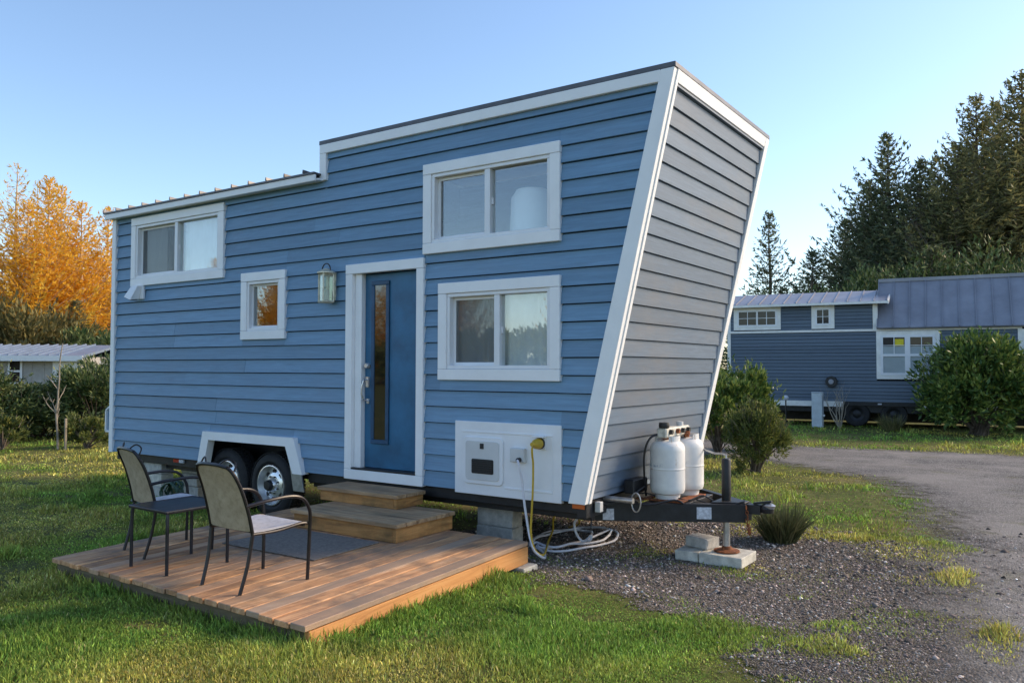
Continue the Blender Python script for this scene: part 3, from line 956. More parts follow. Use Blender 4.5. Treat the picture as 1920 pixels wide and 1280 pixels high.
def window(key, mull, sash_left=True, curtain=(), screen=False, fixed=False, cas=0.105):
    x0, x1, z0, z1 = OPEN[key]
    ix0, ix1, iz0, iz1 = x0 + cas, x1 - cas, z0 + cas, z1 - cas
    fr = MB()
    t = 0.034
    fr.box(ix0, ix1, -0.030, 0.10, iz0, iz0 + t).box(ix0, ix1, -0.030, 0.10, iz1 - t, iz1)
    fr.box(ix0, ix0 + t, -0.0305, 0.10, iz0 + t, iz1 - t).box(ix1 - t, ix1, -0.0305, 0.10, iz0 + t, iz1 - t)
    w = fr.build('window', 'vinyl', house, bevel=0.004)
    for args in ((x0, x1, -0.046, 0.02, z1 - cas + 0.002, z1), (x0, x1, -0.046, 0.02, z0, z0 + cas - 0.002)):
        MB().box(*args).build('casing_board', 'white', w, bevel=0.004)
    for args in ((x0, ix0 - 0.002, -0.044, 0.02, z0 + cas, z1 - cas), (ix1 + 0.002, x1, -0.044, 0.02, z0 + cas, z1 - cas)):
        MB().box(*args).build('casing_board', 'white', w, bevel=0.004)
    gx0, gx1, gz0, gz1 = ix0 + t, ix1 - t, iz0 + t, iz1 - t
    if fixed:
        MB().box(gx0, gx1, 0.030, 0.036, gz0, gz1).build('pane', 'glass', w)
        s = MB()
        q = 0.022
        s.box(gx0, gx1, 0.02, 0.05, gz0, gz0 + q).box(gx0, gx1, 0.02, 0.05, gz1 - q, gz1).box(gx0, gx0 + q, 0.0205, 0.05, gz0 + q, gz1 - q).box(gx1 - q, gx1, 0.0205, 0.05, gz0 + q, gz1 - q)
        s.build('sash', 'vinyl', w)
    else:
        MB().box(mull - 0.032, mull + 0.032, -0.022, 0.07, gz0, gz1).build('meeting_stile', 'vinyl', w, bevel=0.003)
        s = MB()
        q = 0.03
        a, bb = gx0, mull - 0.033
        s.box(a, bb, 0.03, 0.055, gz0, gz0 + q).box(a, bb, 0.03, 0.055, gz1 - q, gz1).box(a, a + q, 0.0305, 0.055, gz0 + q, gz1 - q)
        s.build('sash', 'vinyl', w, bevel=0.002)
        MB().box(a + q, bb, 0.040, 0.045, gz0 + q, gz1 - q).build('pane', 'glass', w)
        MB().box(mull + 0.033, gx1, 0.022, 0.027, gz0, gz1).build('pane', 'glass', w)
        MB().box(mull + 0.034, mull + 0.05, 0.004, 0.02, (gz0 + gz1) / 2 - 0.03, (gz0 + gz1) / 2 + 0.03).build('latch', 'vinyl', w)
        if screen:
            MB().box(a + q, bb, 0.0335, 0.0355, gz0 + q, gz1 - q).build('insect_screen', 'screen', w)
    for (c0, c1, wv) in curtain:
        curtain_mesh(c0, c1, gz0 - 0.05, gz1 + 0.02, 0.10, wv, 0.014).build('curtain', 'curtain', w, smooth=True)
    return w
w1 = window('w1', 6.345)
w2 = window('w2', 6.46, curtain=((5.88, 6.42, 3), (6.44, 7.10, 4)), screen=True)
w3 = window('w3', 1.39, curtain=((0.5, 1.0, 3), (1.42, 2.35, 4)), screen=True)
w4 = window('w4', 0, fixed=True)

# door
dr = MB().box(4.70, 5.487, 0.055, 0.10, 0.655, 2.678)
door = dr.build('door', 'door', house, bevel=0.003)
for args in ((4.50, 5.583, -0.046, 0.02, 2.683, 2.785), (4.50, 5.583, -0.046, 0.02, 0.53, 0.632)):
    MB().box(*args).build('casing_board', 'white', door, bevel=0.004)
for args in ((4.50, 4.60, -0.044, 0.02, 0.634, 2.681), (5.49, 5.583, -0.044, 0.02, 0.634, 2.681)):
    MB().box(*args).build('casing_board', 'white', door, bevel=0.004)
MB().box(4.602, 4.698, 0.0, 0.10, 0.634, 2.681).build('jamb', 'white', door, bevel=0.003)
MB().box(4.60, 5.49, -0.045, 0.12, 0.634, 0.652).build('threshold', 'dark_plastic', door, bevel=0.002)
gl = MB()
gx0, gx1, gz0_, gz1_ = 4.80, 5.05, 0.905, 2.60
for a in ((gx0, gx1, gz1_ - 0.045, gz1_), (gx0, gx1, gz0_, gz0_ + 0.045)):
    gl.box(a[0], a[1], 0.035, 0.0548, a[2], a[3])
for a in ((gx0, gx0 + 0.045), (gx1 - 0.045, gx1)):
    gl.box(a[0], a[1], 0.0355, 0.0548, gz0_ + 0.045, gz1_ - 0.045)
gl.build('lite_frame', 'door_dark', door, bevel=0.006)
MT['door_glass'] = simple('door_glass_dark', (0.012, 0.011, 0.010), 0.03, 0.0, 0.1, 3, 0.0, spec=1.0)
MT['door_glass'].node_tree.nodes['Principled BSDF'].inputs['IOR'].default_value = 1.6
MB().box(gx0 + 0.045, gx1 - 0.045, 0.047, 0.0546, gz0_ + 0.045, gz1_ - 0.045).build('lite_glass', 'door_glass', door)
MB().lathe([(0.0, -0.03), (0.022, -0.03), (0.028, -0.02), (0.03, 0.02)], (4.757, 0.035, 1.715), 'y', 16).build('deadbolt', 'rim', door, smooth=True)
hh = MB().box(4.735, 4.775, 0.030, 0.055, 1.49, 1.60)
hh.tube([(4.755, 0.04, 1.57), (4.755, -0.02, 1.56), (4.74, -0.03, 1.50), (4.735, -0.03, 1.42), (4.745, -0.012, 1.36), (4.755, 0.05, 1.345)], 0.009, 8)
hh.box(4.738, 4.772, 0.040, 0.055, 1.32, 1.37)
hh.build('handle', 'rim', door, smooth=True)

# utility panel with water heater door, outlet and power inlet
p = OPEN['panel']
up_ = MB().box(p[0], p[1], -0.030, 0.02, p[2], p[3]).build('utility_panel', 'panel_white', house, bevel=0.004)
def rr(x0, x1, z0, z1, r, n=5):
    o = []
    for cx, cz, a0 in ((x1 - r, z1 - r, 0), (x0 + r, z1 - r, 90), (x0 + r, z0 + r, 180), (x1 - r, z0 + r, 270)):
        for i in range(n + 1):
            a = R(a0 + 90 * i / n)
            o.append((cx + r * math.cos(a), cz + r * math.sin(a)))
    return o
for args in ((6.075, 7.075, -0.036, -0.0295, 1.09, 1.108), (6.56, 7.075, -0.036, -0.0295, 0.592, 0.612), (7.06, 7.078, -0.0355, -0.0295, 0.613, 1.089)):
    MB().box(*args).build('panel_bead', 'panel_white', up_, bevel=0.003)
MB().prism([(x, -0.047, z) for x, z in rr(6.085, 6.55, 0.615, 1.055, 0.05)], (0, 0.0165, 0)).build('heater_frame', 'panel_white', up_, bevel=0.006)
MT['heater'] = simple('heater_door_grey_white', (0.62, 0.63, 0.63), 0.45, 0, 0.05, 5, 0.05)
hd = MB().prism([(x, -0.054, z) for x, z in rr(6.125, 6.51, 0.655, 1.015, 0.03)], (0, 0.0065, 0)).build('heater_door', 'heater', up_, bevel=0.002)
v_ = MB().prism([(x, -0.058, z) for x, z in rr(6.20, 6.45, 0.715, 0.85, 0.015)], (0, 0.004, 0))
MB().box(6.30, 6.336, -0.060, -0.054, 0.945, 0.99)
v_.build('vent_grille', 'dark_plastic', up_)
for i in range(6):
    MB().box(6.21, 6.44, -0.066, -0.0585, 0.727 + i * 0.02, 0.736 + i * 0.02).build('vent_slat', 'dark_plastic', up_)
MB().box(6.298, 6.338, -0.060, -0.0545, 0.945, 0.995).build('latch', 'dark_plastic', up_)
MB().box(6.645, 6.80, -0.075, -0.0305, 0.85, 0.975).build('water_inlet_box', 'heater', up_, bevel=0.006)
MB().lathe([(0.0, -0.03), (0.02, -0.03), (0.022, 0.01)], (6.755, -0.08, 0.875), 'y', 12).build('hose_fitting', 'dark_plastic', up_)
MB().box(6.90, 7.01, -0.045, -0.0305, 0.975, 1.09).build('inlet_plate', 'panel_white', up_, bevel=0.004)
MB().box(6.895, 7.015, -0.10, -0.046, 1.085, 1.097).build('inlet_cover', 'panel_white', up_, bevel=0.002)
MB().lathe([(0.05, 0.0), (0.05, -0.02), (0.0, -0.02)], (6.955, -0.045, 1.03), 'y', 18).build('inlet_socket', 'dark_plastic', up_)

# wheel arch
am = MB()
outl = [(1.985, 0.505), (2.085, 0.915), (3.735, 0.915), (3.885, 0.52)]
inl = [(2.12, 0.505), (2.20, 0.815), (3.60, 0.815), (3.725, 0.52)]
for i in range(3):
    (a, b_), (c, d) = (outl[i], inl[i]), (outl[i + 1], inl[i + 1])
    am.hexa([(a[0], -0.075, a[1]), (b_[0], -0.075, b_[1]), (b_[0], 0.02, b_[1]), (a[0], 0.02, a[1]), (c[0], -0.075, c[1]), (d[0], -0.075, d[1]), (d[0], 0.02, d[1]), (c[0], 0.02, c[1])])
arch = am.build('wheel_arch', 'white', house)
MB().hexa([(3.73, -0.062, 0.33), (3.90, -0.062, 0.33), (3.90, -0.04, 0.33), (3.73, -0.04, 0.33), (3.67, -0.072, 0.64), (3.838, -0.072, 0.64), (3.838, -0.05, 0.64), (3.67, -0.05, 0.64)]).build('mud_flap', 'steel', arch, bevel=0.003)
ib = MB()
ib.box(2.10, 3.75, 0.50, 0.52, 0.40, 0.86)
ib.box(2.06, 3.78, 0.02, 0.52, 0.862, 0.88)
ib.box(2.03, 2.05, 0.112, 0.52, 0.40, 0.86).box(3.80, 3.82, 0.112, 0.52, 0.40, 0.86)
ib.build('wheel_well', 'black', house)

# chassis
ch = MB()
for yy in (0.16, W - 0.24):
    ch.box(0.05, 2.04, yy, yy + 0.08, 0.36, 0.542).box(3.81, 7.35, yy, yy + 0.08, 0.36, 0.542)
    ch.box(2.04, 3.81, yy + 0.36 if yy < 1 else yy - 0.36, yy + 0.42 if yy < 1 else yy - 0.30, 0.36, 0.542)
for x in np.arange(0.2, 7.3, 0.6):
    ch.box(x, x + 0.05, 0.62 if 1.95 < x < 3.85 else 0.25, W - 0.25, 0.40, 0.5)
ch.box(0.0, 2.0, 0.04, 0.10, 0.43, 0.540).box(3.86, 7.37, 0.04, 0.10, 0.43, 0.540)
ch.box(7.28, 7.375, 0.03, W - 0.03, 0.40, 0.541)
ch.box(0.02, 0.10, 0.1, W - 0.1, 0.40, 0.541)
ch.box(0.0, 2.0, 0.11, W - 0.11, 0.5405, 0.543).box(3.83, 7.3, 0.11, W - 0.11, 0.5405, 0.543)
chs = ch.build('chassis', 'black', house, bevel=0.004)
def side_marker(x, m):
    MB().box(x - 0.06, x + 0.06, 0.018, 0.0395, 0.478, 0.52).build('side_marker', m, chs, bevel=0.004)
side_marker(1.40, 'red')
MB().box(1.465, 1.56, 0.018, 0.0395, 0.478, 0.52).build('reflector', 'label', chs, bevel=0.003)
side_marker(7.30, 'orange')
# tongue
tb = MB()
tb.beam((7.20, 0.34, 0.405), (8.42, 1.07, 0.405), 0.06, 0.16)
tb.beam((7.20, W - 0.28, 0.405), (8.42, 1.17, 0.405), 0.06, 0.16)
tb.box(7.62, 7.68, 0.62, 1.65, 0.40, 0.484)
tb.box(7.92, 7.98, 0.80, 1.45, 0.40, 0.484)
tb.hexa([(8.15, 0.93, 0.486), (8.42, 1.06, 0.486), (8.42, 1.18, 0.486), (8.15, 1.31, 0.486), (8.15, 0.93, 0.498), (8.42, 1.06, 0.498), (8.42, 1.18, 0.498), (8.15, 1.31, 0.498)])
ton = tb.build('tongue', 'black', house, bevel=0.004)
cp = MB().box(8.38, 8.55, 1.075, 1.165, 0.40, 0.482)
cp.lathe([(0.0, 0.0), (0.055, 0.005), (0.06, 0.04), (0.05, 0.07), (0.025, 0.085), (0.0, 0.085)], (8.60, 1.12, 0.415), 'z', 16)
cp.beam((8.48, 1.12, 0.49), (8.64, 1.12, 0.52), 0.03, 0.02)
cp.build('coupler', 'black', ton, bevel=0.0)
MB().lathe([(0.012, 0.0), (0.05, 0.005), (0.058, 0.03), (0.03, 0.045), (0.0, 0.045)], (8.615, 1.12, 0.455), 'z', 14).build('coupler_socket', 'steel', ton, smooth=True)
d0 = Vector((1.22, 0.73, 0)).normalized()
nrm = Vector((d0.y, -d0.x, 0))
def on_beam(t, dz, off):
    return Vector((7.20, 0.34, 0.405)) + d0 * t + nrm * (0.03 + off) + Vector((0, 0, dz))
def plate(t, wdt, hgt, dz, mat, name):
    a, b_ = on_beam(t - wdt / 2, dz - hgt / 2, 0.001), on_beam(t + wdt / 2, dz - hgt / 2, 0.001)
    o = nrm * 0.004
    u = Vector((0, 0, hgt))
    MB().hexa([a + o, b_ + o, b_, a, a + o + u, b_ + o + u, b_ + u, a + u]).build(name, mat, ton)
plate(1.05, 0.13, 0.105, 0.0, 'label', 'sticker')
plate(0.20, 0.10, 0.10, -0.02, 'label', 'sticker')
# jack
jk = MB().lathe([(0.0, 0.0), (0.038, 0.0), (0.042, 0.01), (0.042, 0.44), (0.034, 0.46), (0.0, 0.465)], (8.235, 1.10, 0.415), 'z', 16)
jack = jk.build('jack', 'black', ton, smooth=True)
MB().lathe([(0.0, 0.0), (0.030, 0.0), (0.030, 0.32), (0.0, 0.32)], (8.235, 1.10, 0.065), 'z', 14).build('jack_leg', 'steel', jack, smooth=True)
MB().lathe([(0.0, 0.0), (0.115, 0.002), (0.115, 0.014), (0.05, 0.026), (0.04, 0.05), (0.0, 0.05)], (8.235, 1.10, 0.036), 'z', 18).build('jack_foot', 'rust', jack, smooth=True)
hc = MB().tube([(8.235, 1.10, 0.87), (8.235, 1.10, 0.905), (8.19, 1.12, 0.915), (8.10, 1.19, 0.905), (7.98, 1.26, 0.925), (7.90, 1.31, 0.945)], 0.010, 8)
hc.tube([(7.90, 1.31, 0.945), (7.90, 1.31, 0.99)], 0.017, 8)
hc.build('jack_crank', 'steel', jack, smooth=True)
# safety chain, wiring, sway bar
sc_ = MB()
for i in range(14):
    t = i / 13
    c = Vector((8.44 + 0.03 * math.sin(t * 3), 1.03 - 0.01 * t, 0.46 - 0.22 * math.sin(t * 2.6)))
    pts = []
    ax = Vector((0, 0, 1))
    for j in range(9):
        a = 2 * math.pi * j / 8
        q = Vector((0.011 * math.cos(a), 0, 0.019 * math.sin(a))) if i % 2 else Vector((0, 0.011 * math.cos(a), 0.019 * math.sin(a)))
        pts.append(c + q)
    sc_.tube(pts, 0.004, 5, False)
sc_.build('safety_chain', 'rust', ton, smooth=True)
wr = MB()
def squiggle(a, b_, n, amp, r, seed, sag=0.0):
    g = random.Random(seed)
    a, b_ = Vector(a), Vector(b_)
    pts = []
    for i in range(n):
        t = i / (n - 1)
        q = a.lerp(b_, t) + Vector((g.uniform(-amp, amp), g.uniform(-amp, amp), g.uniform(-amp, amp) * 0.6 - sag * math.sin(math.pi * t)))
        pts.append(q)
    out = []
    for i in range(len(pts) - 1):
        p0, p1, p2, p3 = pts[max(i - 1, 0)], pts[i], pts[i + 1], pts[min(i + 2, len(pts) - 1)]
        for k in range(5):
            t = k / 5
            out.append(0.5 * ((2 * p1) + (p2 - p0) * t + (2 * p0 - 5 * p1 + 4 * p2 - p3) * t * t + (3 * p1 - p0 - 3 * p2 + p3) * t ** 3))
    out.append(pts[-1])
    wr_ = out
    return wr_
wr.tube(squiggle((7.38, 0.30, 0.50), (7.95, 0.75, 0.50), 7, 0.05, 0.01, 4), 0.009, 6)
wr.tube(squiggle((7.42, 0.7, 0.52), (8.15, 1.05, 0.51), 8, 0.05, 0.01, 5), 0.007, 6)
wr.tube(squiggle((7.45, 0.5, 0.50), (7.60, 0.80, 0.62), 6, 0.06, 0.01, 9), 0.008, 6)
wr.tube(squiggle((7.33, 0.22, 0.47), (7.36, 0.12, 0.30), 5, 0.03, 0.01, 6), 0.006, 6)
wr.tube(squiggle((8.0, 0.98, 0.5), (8.4, 1.05, 0.50), 6, 0.03, 0.01, 16, 0.05), 0.006, 6)
wr.build('wiring', 'dark_plastic', ton, smooth=True)
lp = MB().tube([(7.62 + 0.045 * math.cos(a), 0.50, 0.50 + 0.085 * math.sin(a)) for a in np.linspace(0, 6.28, 20)], 0.007, 6)
lp.build('wire_loop', 'steel', ton, smooth=True)
MB().lathe([(0.0, 0), (0.026, 0), (0.026, 0.30), (0.0, 0.30)], (7.36, 0.36, 0.535), 'x', 12).build('crossbar', 'steel', ton, smooth=True)
MB().box(7.385, 7.44, 0.16, 0.22, 0.44, 0.53).build('junction_box', 'heater', ton, bevel=0.005)
MB().box(7.45, 7.55, 0.60, 0.90, 0.55, 0.68).build('battery_box', 'black', ton, bevel=0.01)
MB().box(7.50, 7.96, 0.74, 0.80, 0.488, 0.503).box(7.50, 7.96, 1.26, 1.32, 0.488, 0.503).box(7.56, 7.62, 0.80, 1.26, 0.489, 0.502).box(7.86, 7.95, 0.80, 1.26, 0.489, 0.502).build('tank_rack', 'rust', ton, bevel=0.003)

# wheels
def wheel(x):
    prof = [(0.23, 0.02), (0.275, -0.012), (0.325, -0.008), (0.355, 0.015), (0.37, 0.04), (0.372, 0.17), (0.355, 0.195), (0.325, 0.215), (0.275, 0.218), (0.23, 0.19)]
    w = MB().lathe(prof, (x, 0.06, 0.335), 'y', 40, False).build('wheel', 'rubber', house, smooth=True)
    m = MB().lathe([(0.235, 0.006), (0.232, -0.012), (0.222, -0.014), (0.212, 0.01), (0.205, 0.05), (0.19, 0.065), (0.165, 0.058), (0.12, 0.030), (0.085, 0.028), (0.075, 0.01), (0.06, -0.03), (0.045, -0.04), (0.0, -0.04)], (x, 0.065, 0.335), 'y', 36, False)
    m.build('rim', 'rim', w, smooth=True)
    for k in range(8):
        a = 2 * math.pi * k / 8
        MB().lathe([(0.0, -0.004), (0.030, -0.004), (0.030, 0.006)], (x + 0.152 * math.cos(a), 0.112 - 0.0, 0.335 + 0.152 * math.sin(a)), 'y', 10).build('rim_hole', 'dark_plastic', w)
    for k in range(8):
        a = 2 * math.pi * (k + 0.5) / 8
        MB().lathe([(0.0, -0.022), (0.008, -0.022), (0.010, 0.0)], (x + 0.10 * math.cos(a), 0.093, 0.335 + 0.10 * math.sin(a)), 'y', 6).build('lug_nut', 'dark_plastic', w)
    MB().lathe([(0.0, -0.06), (0.05, -0.058), (0.062, -0.04), (0.066, 0.0)], (x, 0.06, 0.335), 'y', 14).build('hub_cap', 'dark_plastic', w, smooth=True)
    # tread blocks
    t = MB()
    for k in range(56):
        a = 2 * math.pi * k / 56
        for yy in (0.075, 0.125, 0.175, 0.215):
            an = a + (0.03 if yy in (0.125, 0.215) else 0)
            c, s = math.cos(an), math.sin(an)
            p_ = [(x + c * 0.368 - s * q, yv, 0.335 + s * 0.368 + c * q) for yv in (yy, yy + 0.035) for q in (-0.015, 0.015)]
            r_ = [(x + c * 0.379 - s * q, yv, 0.335 + s * 0.379 + c * q) for yv in (yy, yy + 0.035) for q in (-0.015, 0.015)]
            t.hexa([p_[0], p_[1], p_[3], p_[2], r_[0], r_[1], r_[3], r_[2]])
    t.build('tyre_tread', 'rubber', w)
wheel(3.20)
wheel(2.385)
# wall lantern
lx, ly = 4.26, -0.095
ln = MB().box(4.19, 4.33, -0.03, -0.012, 2.42, 2.72)
ln.tube([(4.26, -0.02, 2.68), (4.26, -0.095, 2.70)], 0.012, 8)
lan = ln.build('wall_lantern', 'brass', house, bevel=0.002)
fr_ = MB()
rad = 0.092
cs = [(lx + rad * math.cos(R(a)), ly + rad * 0.8 * math.sin(R(a))) for a in (20, 110, 200, 290)]
for (cx, cy) in cs:
    fr_.tube([(cx, cy, 2.40), (cx, cy, 2.70)], 0.011, 4)
for z in (2.40, 2.695):
    for i in range(4):
        fr_.tube([(*cs[i], z), (*cs[(i + 1) % 4], z)], 0.012, 4)
fr_.build('lantern_frame', 'brass', lan)
pn = MB()
for i in range(4):
    a, c = cs[i], cs[(i + 1) % 4]
    pn.hexa([(a[0] * .97 + lx * .03, a[1] * .97 + ly * .03, 2.405), (c[0] * .97 + lx * .03, c[1] * .97 + ly * .03, 2.405), (c[0] * .94 + lx * .06, c[1] * .94 + ly * .06, 2.405), (a[0] * .94 + lx * .06, a[1] * .94 + ly * .06, 2.405),
             (a[0] * .97 + lx * .03, a[1] * .97 + ly * .03, 2.69), (c[0] * .97 + lx * .03, c[1] * .97 + ly * .03, 2.69), (c[0] * .94 + lx * .06, c[1] * .94 + ly * .06, 2.69), (a[0] * .94 + lx * .06, a[1] * .94 + ly * .06, 2.69)])
pn.build('lantern_glass', 'glass_dim', lan)
MB().lathe([(0.0, 0.0), (0.035, 0.0), (0.03, 0.11), (0.0, 0.115)], (lx, ly, 2.42), 'z', 12).build('lamp_bulb', 'lampshade', lan, smooth=True)
MB().lathe([(0.10, 0.0), (0.10, 0.012), (0.05, 0.04), (0.02, 0.055), (0.0, 0.055)], (lx, ly, 2.705), 'z', 12).build('lantern_cap', 'brass', lan, smooth=True)
MB().tube([(lx + 0.062 * math.cos(a), ly, 2.745 + 0.068 * math.sin(a)) for a in np.linspace(-0.2, math.pi + 0.2, 16)], 0.007, 6).build('ring_handle', 'dark_plastic', lan, smooth=True)
# flood light by the corner window
fl = MB().box(0.55, 0.70, -0.045, -0.012, 2.60, 2.778).build('flood_light', 'vinyl', house, bevel=0.005)
MB().hexa([(0.43, -0.16, 2.63), (0.60, -0.17, 2.58), (0.62, -0.046, 2.60), (0.50, -0.046, 2.64), (0.50, -0.10, 2.775), (0.66, -0.10, 2.775), (0.66, -0.046, 2.775), (0.52, -0.046, 2.775)]).build('light_hood', 'vinyl', fl, bevel=0.006)
MB().hexa([(0.45, -0.150, 2.622), (0.59, -0.158, 2.577), (0.60, -0.07, 2.585), (0.51, -0.07, 2.626), (0.46, -0.148, 2.632), (0.59, -0.156, 2.588), (0.60, -0.07, 2.597), (0.51, -0.07, 2.636)]).build('light_lens', 'dark_plastic', fl)
# box on the far end wall
bx_ = MB().prism([(-0.03, 0.05, 0.80), (-0.29, 0.05, 0.80), (-0.29, 0.05, 1.09), (-0.03, 0.05, 1.24)], (0, 1.4, 0))
bb_ = bx_.build('end_box', 'siding', house)
for (a, c) in (((-0.29, 0.80), (-0.29, 1.09)), ((-0.29, 1.09), (-0.03, 1.24)), ((-0.29, 0.80), (-0.03, 0.80))):
    MB().beam((a[0], 0.04, a[1]), (c[0], 0.04, c[1]), 0.022, 0.035, (0, 1, 0)).build('box_trim', 'white', bb_)
# lamp standing inside the loft window
lp_ = thing('table_lamp', 'white lampshade seen through the right pane of the upper loft window', 'lamp', (6.60, 0.36, 2.70))
MB().lathe([(0.19, 0.22), (0.215, 0.25), (0.20, 0.62), (0.15, 0.70), (0.0, 0.72)], (0, 0, 0), 'z', 24).build('lamp_shade', 'lampshade', lp_, smooth=True)
MB().lathe([(0.0, 0.0), (0.09, 0.0), (0.09, 0.03), (0.02, 0.05), (0.015, 0.5), (0.0, 0.5)], (0, 0, 0), 'z', 14).build('lamp_base', 'brass', lp_, smooth=True)
MB().box(5.5, 7.6, 0.115, W - 0.125, 2.63, 2.698).build('loft_floor', 'inside', house)

# ------------------------------------------------------------------ deck, steps, mat
deck = thing('wooden_deck', 'low weathered plank deck on the grass in front of the tiny house door', 'deck', (0, 0, 0))
cN, cNL, cR_, cFL = Vector((7.14, -2.846, 0)), Vector((4.19, -2.832, 0)), Vector((6.955, -0.235, 0)), Vector((3.97, -0.235, 0))
NB = 21
g = random.Random(3)
def dpt(u, v, z):
    q = cNL.lerp(cN, u).lerp(cFL.lerp(cR_, u), v)
    return Vector((q.x, q.y, z))
for i in range(NB):
    u0, u1 = i / NB + 0.0019, (i + 1) / NB - 0.0019
    dz = g.uniform(-0.002, 0.002)
    ov = -0.012 + g.uniform(-0.004, 0.004)
    pts = [dpt(u0, ov, 0.164 + dz), dpt(u1, ov, 0.164 + dz), dpt(u1, 1, 0.164 + dz), dpt(u0, 1, 0.164 + dz), dpt(u0, ov, 0.20 + dz), dpt(u1, ov, 0.20 + dz), dpt(u1, 1, 0.20 + dz), dpt(u0, 1, 0.20 + dz)]
    MB().hexa(pts).build('deck_board', 'deck_side' if i == NB - 1 and False else 'deck', deck, bevel=0.004)
def rim(a, b_, mat, z0=0.018, z1=0.161, th=0.038):
    a, b_ = Vector(a), Vector(b_)
    d = (b_ - a).normalized()
    n = Vector((-d.y, d.x, 0)) * th
    MB().hexa([(a.x, a.y, z0), (b_.x, b_.y, z0), (b_.x + n.x, b_.y + n.y, z0), (a.x + n.x, a.y + n.y, z0), (a.x, a.y, z1), (b_.x, b_.y, z1), (b_.x + n.x, b_.y + n.y, z1), (a.x + n.x, a.y + n.y, z1)]).build('rim_joist', mat, deck, bevel=0.003)
rim(dpt(0.003, 0.005, 0), dpt(0.987, 0.005, 0), 'deck_dark')
rim(dpt(0.9985, 0.0, 0), dpt(0.9985, 1.0, 0), 'deck_side')
rim(dpt(0.985, 0.998, 0), dpt(0.02, 0.998, 0), 'deck_dark')
rim(dpt(0.003, 0.985, 0), dpt(0.003, 0.02, 0), 'deck_dark')
for v in (0.25, 0.5, 0.75):
    a, c = dpt(0.02, v, 0), dpt(0.98, v, 0)
    MB().beam((a.x, a.y, 0.09), (c.x, c.y, 0.09), 0.038, 0.14).build('joist', 'deck_dark', deck)
tag(MB().box(6.72, 7.03, -0.42, -0.20, -0.06, 0.015).build('concrete_paver', 'concrete_warm', bevel=0.008), 'pale flat paver wedged under the right corner of the plank deck', 'paver')

def step(name, label, x0, x1, y0, y1, z0, z1, nt_):
    st = thing(name, label, 'step', (0, 0, 0))
    t = 0.036
    n = nt_
    wd = (y1 - y0) / n
    for i in range(n):
        MB().box(x0, x1, y0 + i * wd + 0.002, y0 + (i + 1) * wd - 0.002, z1 - t, z1).build('tread_board', 'tread', st, bevel=0.004)
    o = 0.025
    MB().box(x0 + o, x1 - o - 0.037, y0 + o, y0 + o + 0.036, z0, z1 - t - 0.001).build('riser_board', 'riser', st, bevel=0.003)
    MB().box(x1 - o - 0.036, x1 - o, y0 + o, y1 - 0.01, z0, z1 - t - 0.001).build('side_board', 'riser', st, bevel=0.003)
    MB().box(x0 + o, x0 + o + 0.036, y0 + o + 0.037, y1 - 0.01, z0, z1 - t - 0.001).build('side_board', 'riser', st, bevel=0.003)
    return st
step('wooden_step', 'wide lower wooden step box standing on the deck', 4.76, 6.10, -0.975, -0.17, 0.203, 0.366, 6)
step('wooden_step', 'narrow upper wooden step box under the blue door', 4.55, 5.63, -0.46, -0.04, 0.368, 0.502, 3)
dm = MB().prism([(4.87, -1.80, 0.204), (5.98, -1.775, 0.204), (5.95, -1.02, 0.204), (4.88, -1.03, 0.204)], (0, 0, 0.009)).build('doormat', 'mat', bevel=0.003)
tag(dm, 'dark grey flat mat lying on the deck before the lower step', 'mat')

# ------------------------------------------------------------------ chairs and side table
def spline(pts, n=6):
    pts = [Vector(p) for p in pts]
    out = []
    for i in range(len(pts) - 1):
        p0, p1, p2, p3 = pts[max(i - 1, 0)], pts[i], pts[i + 1], pts[min(i + 2, len(pts) - 1)]
        for k in range(n):
            t = k / n
            out.append(0.5 * ((2 * p1) + (p2 - p0) * t + (2 * p0 - 5 * p1 + 4 * p2 - p3) * t * t + (3 * p1 - p0 - 3 * p2 + p3) * t ** 3))
    out.append(pts[-1])
    return out

def sheet(fn, nu, nv, th):
    m = MB()
    for s_ in (0, 1):
        for i in range(nu + 1):
            for j in range(nv + 1):
                p_, n_ = fn(i / nu, j / nv)
                m.v.append(tuple(Vector(p_) + Vector(n_) * (th * (0.5 - s_))))
    k = (nu + 1) * (nv + 1)
    I = lambda i, j, s_: s_ * k + i * (nv + 1) + j
    for i in range(nu):
        for j in range(nv):
            m.f.append((I(i, j, 0), I(i + 1, j, 0), I(i + 1, j + 1, 0), I(i, j + 1, 0)))
            m.f.append((I(i, j + 1, 1), I(i + 1, j + 1, 1), I(i + 1, j, 1), I(i, j, 1)))
    for i in range(nu):
        m.f.append((I(i, 0, 1), I(i + 1, 0, 1), I(i + 1, 0, 0), I(i, 0, 0)))
        m.f.append((I(i, nv, 0), I(i + 1, nv, 0), I(i + 1, nv, 1), I(i, nv, 1)))
    for j in range(nv):
        m.f.append((I(0, j, 0), I(0, j + 1, 0), I(0, j + 1, 1), I(0, j, 1)))
        m.f.append((I(nu, j, 1), I(nu, j + 1, 1), I(nu, j + 1, 0), I(nu, j, 0)))
    return m

